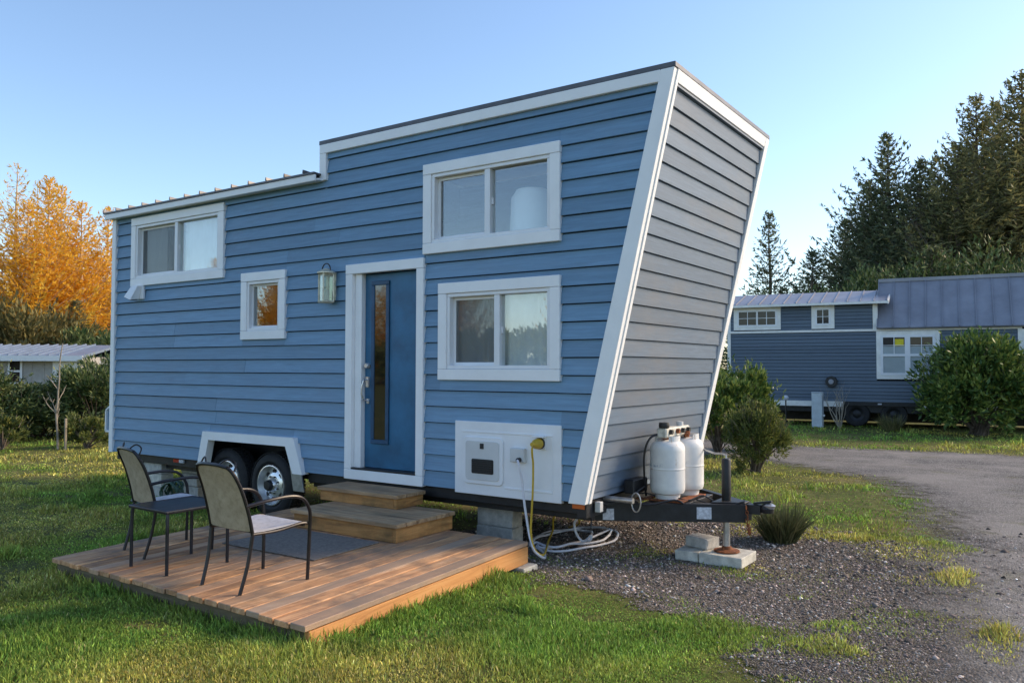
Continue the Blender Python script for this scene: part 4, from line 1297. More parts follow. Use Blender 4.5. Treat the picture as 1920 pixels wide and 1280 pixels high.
POST = [(0.215, -0.275, 0.0), (0.225, -0.225, 0.18), (0.235, -0.195, 0.38), (0.232, -0.225, 0.52), (0.222, -0.275, 0.68), (0.205, -0.325, 0.79), (0.17, -0.350, 0.835)]
def make_chair(label):
    c = thing('patio_chair', label, 'chair', group='sling patio chairs on the deck')
    for s_ in (-1, 1):
        MB().tube(spline([(s_ * x, y, z) for x, y, z in POST[:3]], 4), 0.0125, 8).build('rear_leg', 'chair_tube', c, smooth=True)
    bf = MB()
    for s_ in (-1, 1):
        bf.tube(spline([(s_ * x, y, z) for x, y, z in POST[2:]], 5), 0.0125, 8)
    bf.tube(spline([(-0.17, -0.350, 0.835), (-0.08, -0.362, 0.848), (0.08, -0.362, 0.848), (0.17, -0.350, 0.835)], 4), 0.0125, 8)
    bf.tube([(-0.235, -0.195, 0.40), (0.235, -0.195, 0.40)], 0.010, 6)
    for s_ in (-1, 1):
        bf.tube(spline([(s_ * 0.20, -0.325, 0.80), (s_ * 0.19, -0.30, 0.86), (s_ * 0.13, -0.32, 0.885), (s_ * 0.08, -0.345, 0.855)], 5), 0.006, 6)
    bf.build('back_frame', 'chair_tube', c, smooth=True)
    for s_ in (-1, 1):
        MB().tube(spline([(s_ * 0.23, -0.245, 0.575), (s_ * 0.262, -0.10, 0.598), (s_ * 0.272, 0.08, 0.606), (s_ * 0.272, 0.19, 0.575), (s_ * 0.270, 0.250, 0.49), (s_ * 0.262, 0.262, 0.40)], 6), 0.0125, 8).build('armrest', 'chair_tube', c, smooth=True)
        MB().tube(spline([(s_ * 0.262, 0.262, 0.40), (s_ * 0.256, 0.258, 0.2), (s_ * 0.252, 0.252, 0.0)], 4), 0.0125, 8).build('front_leg', 'chair_tube', c, smooth=True)
    sf = MB()
    for s_ in (-1, 1):
        sf.tube(spline([(s_ * 0.236, -0.20, 0.385), (s_ * 0.245, 0.0, 0.382), (s_ * 0.250, 0.18, 0.402), (s_ * 0.250, 0.25, 0.395)], 5), 0.011, 8)
    sf.tube([(-0.25, 0.22, 0.385), (0.25, 0.22, 0.385)], 0.010, 6)
    sf.build('seat_frame', 'chair_tube', c, smooth=True)
    def seat(u, v):
        x = (u - 0.5) * 0.475
        y = -0.185 + 0.435 * v
        z = 0.394 + 0.020 * v * v - 0.026 * math.sin(math.pi * u) * math.sin(math.pi * min(1, v * 1.0)) ** 0.6 - 0.05 * max(0, v - 0.86) / 0.14 * 0.35
        return (x, y, z), (0, 0, 1)
    sheet(seat, 10, 12, 0.005).build('seat', 'sling_seat', c, smooth=True)
    prof = spline([(y, z, 0) for x, y, z in POST[2:]], 5)
    wid = spline([(x, 0, 0) for x, y, z in POST[2:]], 5)
    m_ = len(prof) - 1
    def back(u, v):
        f = min(v * 0.95 + 0.05, 1.0) * m_
        i = min(int(f), m_ - 1)
        t = f - i
        y = prof[i].x * (1 - t) + prof[i + 1].x * t
        z = prof[i].y * (1 - t) + prof[i + 1].y * t
        w_ = wid[i].x * (1 - t) + wid[i + 1].x * t
        e = math.sin(math.pi * u)
        return ((u - 0.5) * 2 * (w_ - 0.004), y - 0.014 * e - 0.0, z + 0.012 * e * v), (0, -1, 0.2)
    sheet(back, 10, 14, 0.005).build('backrest', 'sling_back', c, smooth=True)
    return c
ch1 = make_chair('tan-backed sling patio chair at the front of the deck, nearest the camera')
ch1.location = (6.085, -2.405, 0.202)
ch1.rotation_euler = (0, 0, R(-2))
ch2 = dup(ch1, (4.68, -2.17, 0.202), R(-11), 1.0, 'sling patio chair at the left edge of the deck behind the small side table')
tb_ = thing('side_table', 'small dark square side table between the two patio chairs', 'table', (5.215, -2.42, 0.202), R(-1))
def ttop(u, v):
    return ((u - 0.5) * 0.49, (v - 0.5) * 0.52, 0.452 + 0.004 * math.sin(math.pi * u) * math.sin(math.pi * v)), (0, 0, 1)
sheet(ttop, 4, 4, 0.012).build('table_top', 'table', tb_)
MB().tube([(-0.245, -0.26, 0.45), (0.245, -0.26, 0.45), (0.245, 0.26, 0.45), (-0.245, 0.26, 0.45), (-0.245, -0.26, 0.45)], 0.013, 8).build('table_rim', 'table', tb_, smooth=True)
for sx in (-1, 1):
    for sy in (-1, 1):
        MB().tube(spline([(sx * 0.225, sy * 0.24, 0.447), (sx * 0.234, sy * 0.249, 0.40), (sx * 0.236, sy * 0.25, 0.0)], 4), 0.0125, 8).build('leg', 'table', tb_, smooth=True)

# ------------------------------------------------------------------ propane tanks, blocks, hoses
def tank(loc, label, rz=0.0):
    t = thing('propane_tank', label, 'gas tank', loc, rz, 'propane tanks on the trailer tongue')
    MB().lathe([(0.0, 0.035), (0.10, 0.035), (0.148, 0.055), (0.158, 0.08), (0.160, 0.10), (0.160, 0.11), (0.160, 0.262), (0.160, 0.268), (0.1625, 0.272), (0.1625, 0.280), (0.160, 0.284), (0.160, 0.290), (0.160, 0.44), (0.160, 0.45), (0.156, 0.475), (0.143, 0.503), (0.115, 0.525), (0.06, 0.538), (0.0, 0.54)], (0, 0, 0), 'z', 40).build('tank_body', 'tank', t, smooth=True)
    MB().lathe([(0.105, 0.0), (0.11, 0.0), (0.118, 0.042), (0.112, 0.042)], (0, 0, 0), 'z', 28, False).build('foot_ring', 'tank', t, smooth=True)
    col_ = MB()
    n = 24
    for a0, a1 in ((-60, 240),):
        pts = [R(a0 + (a1 - a0) * i / n) for i in range(n + 1)]
        for i in range(n):
            p_ = []
            for z in (0.515, 0.575):
                for r_ in (0.112, 0.116):
                    p_.append([(r_ * math.cos(a), r_ * math.sin(a), z) for a in (pts[i], pts[i + 1])])
            col_.hexa([p_[0][0], p_[0][1], p_[1][1], p_[1][0], p_[2][0], p_[2][1], p_[3][1], p_[3][0]])
    col_.build('collar', 'tank', t, smooth=True)
    vv = MB().lathe([(0.0, 0.53), (0.028, 0.53), (0.026, 0.56), (0.034, 0.565), (0.034, 0.595), (0.0, 0.60)], (0, 0, 0), 'z', 12)
    vv.tube([(0, 0, 0.565), (0.0, -0.10, 0.565)], 0.02, 8)
    vv.build('valve', 'rust', t, smooth=True)
    return t
tank((7.755, 0.885, 0.502), 'white rusty propane tank in front, nearer the camera on the trailer tongue')
tank((7.80, 1.235, 0.502), 'clean white propane tank behind, half hidden on the trailer tongue', 0.4)
MT['regbar'] = simple('cream_regulator_paint', (0.66, 0.63, 0.54), 0.5, 0, 0.25, 25, 0.2)
rg = thing('gas_regulator', 'beige regulator bar and black hose joining the two propane tanks', 'regulator', (0, 0, 0))
MB().box(7.70, 7.80, 0.76, 1.32, 1.06, 1.15).build('regulator_bar', 'regbar', rg, bevel=0.012)
for yy in (0.84, 1.0, 1.12, 1.25):
    MB().lathe([(0.0, 0.03), (0.022, 0.03), (0.024, 0.0)], (7.80, yy, 1.112), 'x', 12).build('regulator_knob', 'dark_plastic' if yy != 1.0 else 'rust', rg, smooth=True)
MB().lathe([(0.0, 0.0), (0.045, 0.0), (0.05, 0.02), (0.045, 0.05), (0.0, 0.055)], (7.76, 0.80, 1.150), 'z', 16).build('regulator_dial', 'dark_plastic', rg, smooth=True)
MB().lathe([(0.0, 0.0), (0.032, 0.0), (0.032, 0.04), (0.0, 0.045)], (7.76, 1.17, 1.150), 'z', 14).build('regulator_dial', 'heater', rg, smooth=True)
MB().tube(spline([(7.74, 0.80, 1.10), (7.66, 0.72, 1.06), (7.61, 0.70, 0.92), (7.60, 0.72, 0.70), (7.58, 0.80, 0.52)], 6), 0.010, 8).build('gas_hose', 'dark_plastic', rg, smooth=True)

def block(name, label, x0, x1, y0, y1, z0, z1, mat, rz=0.0, group=None, groove=False, bev=0.012):
    cx, cy = (x0 + x1) / 2, (y0 + y1) / 2
    hx, hy = (x1 - x0) / 2, (y1 - y0) / 2
    m = MB().box(-hx, hx, -hy, hy, 0, z1 - z0)
    o = m.build(name, mat, None, bevel=bev, seg=2)
    o.location = (cx, cy, z0)
    o.rotation_euler = (0, 0, rz)
    me = o.data
    g_ = random.Random(x0 * 91 + y0)
    for v in me.vertices:
        v.co += Vector((g_.uniform(-1, 1), g_.uniform(-1, 1), g_.uniform(-1, 1))) * 0.003
    return tag(o, label, 'concrete block', group)
GB = 'concrete blocks under the trailer'
block('concrete_block', 'short pale concrete block left of the tongue jack foot', 7.81, 8.03, 0.91, 1.30, -0.058, 0.034, 'concrete_warm', R(1), GB, bev=0.01)
block('concrete_block', 'long pale concrete block under the rusty jack foot', 8.045, 8.44, 0.905, 1.30, -0.06, 0.035, 'concrete_warm', R(-1), GB, bev=0.01)
block('concrete_block', 'grey concrete block lying on top of the pair beside the jack', 7.86, 8.10, 1.06, 1.26, 0.036, 0.135, 'concrete', R(-14), GB, bev=0.014)
cb = block('concrete_block', 'grey hollow concrete block under the frame beside the deck corner', 5.98, 6.40, 0.32, 0.52, -0.04, 0.155, 'concrete', R(2), GB)
block('concrete_block', 'upper grey concrete block touching the frame beside the deck corner', 5.985, 6.395, 0.325, 0.515, 0.157, 0.352, 'concrete', R(2.5), GB)
for i in range(3):
    nm = ('lowest', 'middle', 'topmost')[i]
    block('concrete_block', nm + ' concrete block of the stack under the left rear of the house, front column', 0.58, 0.97, 0.08, 0.27, -0.04 + i * 0.162, 0.12 + i * 0.162 - 0.002, ('concrete', 'concrete_warm', 'concrete')[i], R((-3, 2, 1)[i]), GB)
    block('concrete_block', nm + ' concrete block of the stack under the left rear of the house, back column', 1.00, 1.36, 0.36, 0.55, -0.04 + i * 0.162, 0.12 + i * 0.162 - 0.002, 'concrete', R((2, -2, 3)[i]), GB)
tag(MB().box(0.60, 1.0, 0.09, 0.26, 0.447, 0.538).build('timber_shim', 'stake', bevel=0.004), 'wooden shim on top of the block stack at the left rear', 'timber')

# white water hose
hz_ = -0.028
pts = [Vector((6.755, -0.11, 0.872)), Vector((6.785, -0.14, 0.85)), Vector((6.80, -0.135, 0.78)), Vector((6.81, -0.12, 0.70)), Vector((6.834, -0.12, 0.516)), Vector((6.863, -0.12, 0.356)), Vector((6.895, -0.12, 0.21)), Vector((6.93, -0.10, 0.09)), Vector((6.93, 0.06, 0.0)), Vector((6.78, 0.30, -0.02))]
def loop(cx, cy, rx, ry, a0, a1, n, z=0.0, wob=0.02, seed=0):
    g_ = random.Random(seed)
    return [Vector((cx + rx * math.cos(R(a0 + (a1 - a0) * i / n)) + g_.uniform(-wob, wob), cy + ry * math.sin(R(a0 + (a1 - a0) * i / n)) + g_.uniform(-wob, wob), z + 0.012 * (i % 3 == 0))) for i in range(n + 1)]
pts += loop(6.70, 1.02, 0.36, 0.62, -100, 258, 16, -0.02, 0.02, 1)
pts += loop(6.66, 0.84, 0.22, 0.46, -100, 250, 14, 0.006, 0.02, 2)
pts += loop(6.72, 0.95, 0.30, 0.54, -110, 60, 8, 0.02, 0.03, 3)
pts += [Vector((6.92, 1.0, 0.03)), Vector((6.99, 0.70, 0.05)), Vector((7.09, 0.62, 0.08)), Vector((7.10, 0.62, 0.13)), Vector((7.02, 0.62, 0.06)), Vector((6.95, 0.61, 0.12)), Vector((6.93, 0.60, 0.22)), Vector((6.97, 0.60, 0.28)), Vector((7.02, 0.62, 0.34)), Vector((7.0, 0.7, 0.42))]
ho = MB().tube(spline(pts, 4), 0.0115, 8).build('water_hose', 'white_hose', None, smooth=True)
tag(ho, 'white water hose hanging from the utility panel and coiled on the gravel', 'hose')
pc = thing('power_cable', 'yellow power cable plugged into the utility panel with a round yellow plug', 'cable', (0, 0, 0))
MB().tube(spline([(6.95, -0.15, 1.02), (6.945, -0.165, 0.99), (6.937, -0.15, 0.93), (6.93, -0.125, 0.85), (6.924, -0.12, 0.618), (6.912, -0.12, 0.43), (6.905, -0.12, 0.24), (6.93, -0.09, 0.10), (6.90, 0.10, 0.02), (6.70, 0.5, 0.04), (6.60, 0.75, 0.10), (6.55, 0.85, 0.20), (6.62, 0.9, 0.26), (6.72, 0.95, 0.25), (6.70, 1.1, 0.12), (6.4, 1.4, 0.0)], 6), 0.0095, 8).build('cord', 'yellow', pc, smooth=True)
MB().lathe([(0.0, -0.12), (0.018, -0.12), (0.022, -0.085), (0.042, -0.06), (0.046, -0.02), (0.046, 0.0), (0.0, 0.0)], (6.955, -0.067, 1.03), 'y', 18).build('plug', 'yellow', pc, smooth=True)
# green hose bundle beside the wheel
gh = MB()
g_ = random.Random(12)
pts = []
for i in range(90):
    a = i * 0.42
    rr_ = 0.15 + g_.uniform(-0.02, 0.02)
    pts.append(Vector((2.02 + rr_ * math.cos(a), -0.42 + 0.06 * math.sin(i * 0.13) + g_.uniform(-0.03, 0.03), 0.19 + rr_ * math.sin(a))))
pts += [Vector((2.02, -0.4, 0.04)), Vector((1.7, -0.5, 0.035)), Vector((1.2, -0.45, 0.035)), Vector((0.9, -0.2, 0.035))]
tag(gh.tube(spline(pts, 2), 0.013, 6).build('garden_hose', 'green_hose', None, smooth=True), 'tangled dark green hose coil standing by the left tyre behind the chairs', 'hose')

# ------------------------------------------------------------------ neighbour house across the road
D2 = Vector((0.99407, 0.10871, 0))
n2 = thing('neighbour_house', 'slate blue tiny house with grey metal roof across the gravel road', 'tiny house', (2.36, 18.94, 0), math.atan2(D2.y, D2.x))
S0, S1 = -0.33, 10.4
MB().box(S0, S1, 0.02, 2.5, 0.72, 2.82).build('lower_wall', 'felt', n2)
lwl = n2.children[0]
for k in range(20):
    za = 0.72 + k * 0.1035
    segs = [(S0 + 0.09, 3.98), (5.62, 7.5)] if za + 0.1 > 1.39 and za < 2.68 else [(S0 + 0.09, 7.5)]
    for a, c in segs:
        MB().hexa([(a, -0.012, za), (c, -0.012, za), (c, 0.019, za), (a, 0.019, za), (a, 0.008, za + 0.094), (c, 0.008, za + 0.094), (c, 0.019, za + 0.094), (a, 0.019, za + 0.094)]).build('siding_plank', 'siding2', lwl)
uw = MB().box(S0, 4.0, 0.03, 2.4, 2.82, 3.70).build('upper_wall', 'felt', n2)
for k in range(8):
    za = 2.86 + k * 0.1035
    segs = [(S0 + 0.09, -0.14), (1.29, 2.19), (2.84, 3.88)]
    for a, c in segs:
        if c - a < 0.03:
            continue
        MB().hexa([(a, -0.006, za), (c, -0.006, za), (c, 0.029, za), (a, 0.029, za), (a, 0.012, za + 0.094), (c, 0.012, za + 0.094), (c, 0.029, za + 0.094), (a, 0.029, za + 0.094)]).build('siding_plank', 'siding2', uw)
for a in ((S0, 7.6, -0.04, 0.02, 2.79, 2.855), (S0 - 0.01, S0 + 0.09, -0.03, 0.02, 0.72, 2.788), (S0, 3.05, -0.035, 0.02, 0.56, 0.718), (5.2, 7.6, -0.035, 0.02, 0.56, 0.718), (3.89, 4.02, -0.02, 0.06, 2.857, 3.70), (S0, S0 + 0.09, -0.015, 0.03, 2.857, 3.70), (7.5, 7.62, -0.03, 0.02, 0.72, 2.788)):
    MB().box(*a).build('trim_board', 'trim2', n2)
r1 = MB().hexa([(-0.42, -0.25, 3.62), (4.32, -0.25, 3.62), (4.32, 2.6, 4.42), (-0.42, 2.6, 4.42), (-0.42, -0.25, 3.66), (4.32, -0.25, 3.66), (4.32, 2.6, 4.46), (-0.42, 2.6, 4.46)]).build('dormer_roof', 'roof2', n2)
r1.data.transform(Matrix())
for v in r1.data.vertices:
    if v.co.y > 1:
        v.co.y = 1.3
        v.co.z -= 0.36
for i in range(14):
    x = -0.40 + i * 0.36
    MB().hexa([(x, -0.255, 3.66), (x + 0.02, -0.255, 3.66), (x + 0.02, 1.3, 4.10), (x, 1.3, 4.10), (x, -0.255, 3.69), (x + 0.02, -0.255, 3.69), (x + 0.02, 1.3, 4.13), (x, 1.3, 4.13)]).build('roof_seam', 'roof2', r1)
MB().box(-0.42, 4.30, -0.27, -0.24, 3.585, 3.655).build('eave_board', 'trim2', n2)
MB().hexa([(4.30, -0.26, 3.57), (4.335, -0.26, 3.57), (4.335, 1.3, 4.01), (4.30, 1.3, 4.01), (4.30, -0.26, 3.67), (4.335, -0.26, 3.67), (4.335, 1.3, 4.11), (4.30, 1.3, 4.11)]).build('eave_board', 'trim2', n2)
r2 = MB().hexa([(4.0, -0.14, 2.84), (S1, -0.14, 2.84), (S1, 0.95, 4.30), (4.0, 0.95, 4.30), (4.0, -0.18, 2.88), (S1, -0.18, 2.88), (S1, 0.92, 4.34), (4.0, 0.92, 4.34)]).build('main_roof', 'roof2', n2)
MB().hexa([(4.0, 0.953, 4.2), (S1, 0.953, 4.2), (S1, 2.6, 3.5), (4.0, 2.6, 3.5), (4.0, 0.953, 4.33), (S1, 0.953, 4.33), (S1, 2.6, 3.6), (4.0, 2.6, 3.6)]).build('back_roof', 'roof2', n2)
for i in range(16):
    x = 4.0 + i * 0.42
    MB().hexa([(x, -0.18, 2.885), (x + 0.022, -0.18, 2.885), (x + 0.022, 0.92, 4.345), (x, 0.92, 4.345), (x, -0.21, 2.905), (x + 0.022, -0.21, 2.905), (x + 0.022, 0.89, 4.365), (x, 0.89, 4.365)]).build('roof_seam', 'roof2', r2)
MB().box(4.0, S1, 0.86, 1.04, 4.30, 4.40).build('ridge_cap', 'roof2', n2)
MT['pane_dark'] = simple('dark_window_pane', (0.035, 0.03, 0.03), 0.08, 0, 0.5, 1.2, 0.0, spec=0.35)
MT['pane_pale'] = simple('pale_blind_pane', (0.36, 0.42, 0.44), 0.35, 0, 0.12, 1.2, 0.0)
def nwin(x0, x1, z0, z1, fr_w, panes, bars, y=0.0):
    m = MB()
    m.box(x0, x1, y - 0.05, y + 0.0, z0, z0 + fr_w).box(x0, x1, y - 0.05, y, z1 - fr_w, z1).box(x0, x0 + fr_w, y - 0.049, y, z0 + fr_w, z1 - fr_w).box(x1 - fr_w, x1, y - 0.049, y, z0 + fr_w, z1 - fr_w)
    w = m.build('window', 'trim2', n2)
    for (a, c, e, f, mt) in panes:
        MB().box(a, c, y - 0.030, y - 0.002, e, f).build('pane', mt, w)
    for (a, c, e, f) in bars:
        MB().box(a, c, y - 0.062, y - 0.031, e, f).build('glazing_bar', 'vinyl', w)
    return w
nwin(-0.14, 1.29, 2.89, 3.62, 0.10, [(-0.04, 1.19, 2.99, 3.52, 'pane_dark')],
     [(-0.04, 0.02, 2.99, 3.52), (1.13, 1.19, 2.99, 3.52), (0.02, 1.13, 2.99, 3.05), (0.02, 1.13, 3.46, 3.52), (0.555, 0.605, 3.05, 3.46), (0.28, 0.30, 3.05, 3.46), (0.86, 0.88, 3.05, 3.46), (0.02, 0.28, 3.25, 3.265), (0.30, 0.555, 3.25, 3.265), (0.605, 0.86, 3.25, 3.265), (0.88, 1.13, 3.25, 3.265)], 0.03)
nwin(2.19, 2.84, 2.89, 3.62, 0.10, [(2.29, 2.74, 2.99, 3.52, 'pane_dark')],
     [(2.29, 2.35, 2.99, 3.52), (2.68, 2.74, 2.99, 3.52), (2.35, 2.68, 2.99, 3.05), (2.35, 2.68, 3.46, 3.52), (2.505, 2.525, 3.05, 3.46), (2.35, 2.505, 3.25, 3.265), (2.525, 2.68, 3.25, 3.265)], 0.03)
wc = nwin(3.98, 5.62, 1.39, 2.78, 0.11, [(4.09, 4.80, 2.10, 2.67, 'pane_dark'), (4.09, 4.80, 1.50, 2.10, 'pane_pale'), (4.80, 5.51, 2.10, 2.67, 'pane_dark'), (4.80, 5.51, 1.50, 2.10, 'pane_pale')],
     [(4.09, 4.16, 1.50, 2.67), (4.73, 4.87, 1.50, 2.67), (5.44, 5.51, 1.50, 2.67), (4.16, 4.73, 2.05, 2.12), (4.87, 5.44, 2.05, 2.12), (4.16, 4.73, 1.50, 1.57), (4.87, 5.44, 1.50, 1.57), (4.16, 4.73, 2.60, 2.67), (4.87, 5.44, 2.60, 2.67), (4.44, 4.46, 2.12, 2.60), (5.15, 5.17, 2.12, 2.60), (4.16, 4.44, 2.36, 2.375), (4.46, 4.73, 2.36, 2.375), (4.87, 5.15, 2.36, 2.375), (5.17, 5.44, 2.36, 2.375)], 0.0)
for a in ((4.16, 4.73), (4.87, 5.44)):
    MB().box(a[0], a[1], -0.0308, -0.0302, 2.121, 2.34).build('blind', 'pane_pale', wc)
MB().box(4.47, 4.70, -0.0318, -0.0309, 2.345, 2.55).build('paper_note', 'yellow_note', wc)
nwin(7.62, 9.0, 1.39, 2.78, 0.11, [(7.73, 8.89, 1.5, 2.67, 'pane_pale')], [(7.73, 7.80, 1.50, 2.67), (8.28, 8.35, 1.5, 2.67), (7.80, 8.28, 2.05, 2.12)], 0.0)
c2 = MB().box(S0 + 0.05, S1, 0.1, 0.2, 0.40, 0.715).box(S0 + 0.05, S1, 2.2, 2.3, 0.02, 0.715).build('chassis', 'black', n2)  # front rail, plus an added dark skirt that blackens the view beneath
MB().box(3.05, 5.2, 0.0, 0.6, 0.60, 0.715).build('wheel_well', 'black', n2)
for x in (3.42, 4.42):
    w_ = MB().lathe([(0.20, 0.02), (0.27, 0.0), (0.34, 0.01), (0.365, 0.04), (0.365, 0.18), (0.33, 0.21), (0.2, 0.2)], (x, 0.04, 0.345), 'y', 28, False).build('wheel', 'rubber', n2, smooth=True)
    MB().lathe([(0.205, 0.012), (0.19, 0.03), (0.12, 0.05), (0.06, 0.02), (0.0, 0.02)], (x, 0.05, 0.345), 'y', 20, False).build('rim', 'black', w_, smooth=True)
t2 = MB().beam((-0.1, 0.6, 0.47), (-1.2, 1.2, 0.47), 0.07, 0.12).beam((-0.1, 1.9, 0.47), (-1.2, 1.3, 0.47), 0.07, 0.12).tube([(-0.9, 1.25, 0.0), (-0.9, 1.25, 0.85)], 0.04, 10)
t2.build('tongue', 'black', n2)
MB().box(4.0, 4.1, -0.03, 0.0, 0.64, 0.68).build('marker_light', 'label', n2)

def n2w(s, off, z=0.0):
    q = Vector((2.36, 18.94, 0)) + D2 * s + Vector((-D2.y, D2.x, 0)) * off
    return (q.x, q.y, z)
pd = thing('utility_pedestal', 'pale blue-grey utility pedestal post in the grass before the neighbour house', 'pedestal', n2w(2.42, -0.62, -0.03))
MB().box(-0.15, 0.15, -0.1, 0.1, 0.0, 1.0).build('post_body', 'pedestal', pd, bevel=0.012)
MB().box(-0.155, 0.155, -0.105, 0.105, 1.002, 1.03).build('post_cap', 'pedestal', pd, bevel=0.006)
MB().lathe([(0.0, -0.03), (0.03, -0.03), (0.03, 0.0)], (0.18, 0.0, 0.35), 'y', 10).build('socket_cover', 'vinyl', pd)
m_ = thing('satellite_cable_reel', 'dark round reel hanging on the blue wall behind the twiggy bare shrub', 'reel', n2w(2.75, -0.09, 1.30))
MB().lathe([(0.0, -0.06), (0.16, -0.06), (0.17, -0.03), (0.16, 0.06), (0.0, 0.06)], (0, 0, 0), 'y', 24).build('reel_drum', 'dark_plastic', m_, smooth=True)
MB().lathe([(0.0, -0.02), (0.07, -0.02), (0.08, 0.0)], (0, -0.061, 0), 'y', 16).build('reel_hub', 'roof2', m_, smooth=True)
fls = thing('garden_light', 'small pole light with a pale head left of the utility pedestal', 'light', n2w(1.55, -0.8, -0.03))
MB().tube([(0, 0, 0), (0, 0, 0.80)], 0.02, 8).build('pole', 'dark_plastic', fls)
MB().lathe([(0.0, 0.78), (0.07, 0.79), (0.09, 0.85), (0.05, 0.92), (0.0, 0.93)], (0, 0, 0), 'z', 14).build('head', 'label', fls, smooth=True)

# ------------------------------------------------------------------ grey houses far left
def at_px(px, depth):
    lat = (px - 960) / 1506.4 * depth
    f2 = Vector((math.sin(yaw), math.cos(yaw), 0))
    r2_ = Vector((math.cos(yaw), -math.sin(yaw), 0))
    q = CAM + f2 * depth + r2_ * lat
    return Vector((q.x, q.y, 0))
def far_house(name, label, pa, pb, h_eave, h_ridge, mats, win=None, porch=False):
    a, c = pa, pb
    d = (c - a)
    L_ = d.length
    h = thing(name, label, 'house', (a.x, a.y, -0.03), math.atan2(d.y, d.x))
    wl_ = MB().box(0, L_, 0.1, 6, 0, h_eave).build('wall', mats[0], h)
    n = int(L_ / 0.6)
    for i in range(n + 1):
        MB().box(i * L_ / n - 0.03, i * L_ / n + 0.03, 0.06, 0.099, 0, h_eave - 0.2).build('batten', mats[0], wl_)
    rf_ = MB().hexa([(-0.4, -0.5, h_eave - 0.08), (L_ + 0.4, -0.5, h_eave - 0.08), (L_ + 0.4, 3.0, h_ridge), (-0.4, 3.0, h_ridge), (-0.4, -0.5, h_eave + 0.05), (L_ + 0.4, -0.5, h_eave + 0.05), (L_ + 0.4, 3.0, h_ridge + 0.13), (-0.4, 3.0, h_ridge + 0.13)])
    rf_.hexa([(-0.4, 3.001, h_ridge), (L_ + 0.4, 3.001, h_ridge), (L_ + 0.4, 6.5, h_eave), (-0.4, 6.5, h_eave), (-0.4, 3.001, h_ridge + 0.13), (L_ + 0.4, 3.001, h_ridge + 0.13), (L_ + 0.4, 6.5, h_eave + 0.13), (-0.4, 6.5, h_eave + 0.13)])
    r_ = rf_.build('roof', mats[1], h)
    for i in range(int(L_ / 0.5) + 1):
        x = -0.35 + i * 0.5
        MB().hexa([(x, -0.5, h_eave + 0.05), (x + 0.05, -0.5, h_eave + 0.05), (x + 0.05, 3.0, h_ridge + 0.13), (x, 3.0, h_ridge + 0.13), (x, -0.5, h_eave + 0.12), (x + 0.05, -0.5, h_eave + 0.12), (x + 0.05, 3.0, h_ridge + 0.2), (x, 3.0, h_ridge + 0.2)]).build('roof_seam', mats[1], r_)
    MB().box(-0.4, L_ + 0.4, -0.54, -0.5, h_eave - 0.22, h_eave + 0.05).build('fascia', 'vinyl', h)
    if win:
        for (x, z0, z1, ww) in win:
            w_ = MB().box(x - ww / 2 - 0.12, x + ww / 2 + 0.12, 0.03, 0.098, z0 - 0.12, z1 + 0.12).build('window', 'vinyl', h)
            mid = (z0 + z1) / 2
            MB().box(x - ww / 2, x + ww / 2, 0.01, 0.029, z0, mid - 0.05).build('pane', 'pane_dark', w_)
            MB().box(x - ww / 2, x + ww / 2, 0.01, 0.029, mid + 0.05, z1).build('pane', 'pane_dark', w_)
    return h, L_
pA, pB = at_px(-150, 40), at_px(150, 40)
fh, L_ = far_house('grey_house', 'grey board-sided house with pale metal roof and one white window behind the hedge', pA, pB, 2.22, 2.75, ('grey_wall', 'pale_roof'), None)
xw = L_ * (178 / 300)
w_ = MB().box(xw - 0.36, xw + 0.36, 0.02, 0.055, 0.85, 2.18).build('window', 'vinyl', fh)
MB().box(xw - 0.25, xw + 0.25, 0.005, 0.019, 0.95, 1.45).build('pane', 'pane_dark', w_)
MB().box(xw - 0.25, xw + 0.25, 0.005, 0.019, 1.55, 2.08).build('pane', 'pane_dark', w_)
MB().box(L_ - 1.35, L_ + 0.02, 0.0, 0.055, 0, 2.0).build('white_panel', 'vinyl', fh)
far_house('grey_house', 'lower pale metal-roofed house just left of the blue house corner', at_px(158, 42), at_px(300, 44), 1.95, 2.45, ('grey_wall', 'pale_roof'))

# ------------------------------------------------------------------ vegetation generators
def unit(v):
    return v / np.maximum(np.linalg.norm(v, axis=-1, keepdims=True), 1e-9)

def quads_mesh(name, C_, A_, B_, mat, parent, fold=0.0):
    """diamond leaves: centre C, half length vector A, half width vector B"""
    n = len(C_)
    up_f = np.cross(A_, B_)
    up_f = unit(up_f) * np.linalg.norm(B_, axis=1, keepdims=True) * fold
    V = np.stack([C_ - A_, C_ + B_ - 0.15 * A_ + up_f, C_ + A_, C_ - B_ - 0.15 * A_ + up_f], 1).reshape(-1, 3)
    i = np.arange(n) * 4
    if fold:
        loops = np.stack([i, i + 1, i + 2, i, i + 2, i + 3], 1).ravel()
        counts = np.full(2 * n, 3)
    else:
        loops = np.stack([i, i + 1, i + 2, i + 3], 1).ravel()
        counts = np.full(n, 4)
    return np_mesh(name, V, loops, counts, mat, parent)

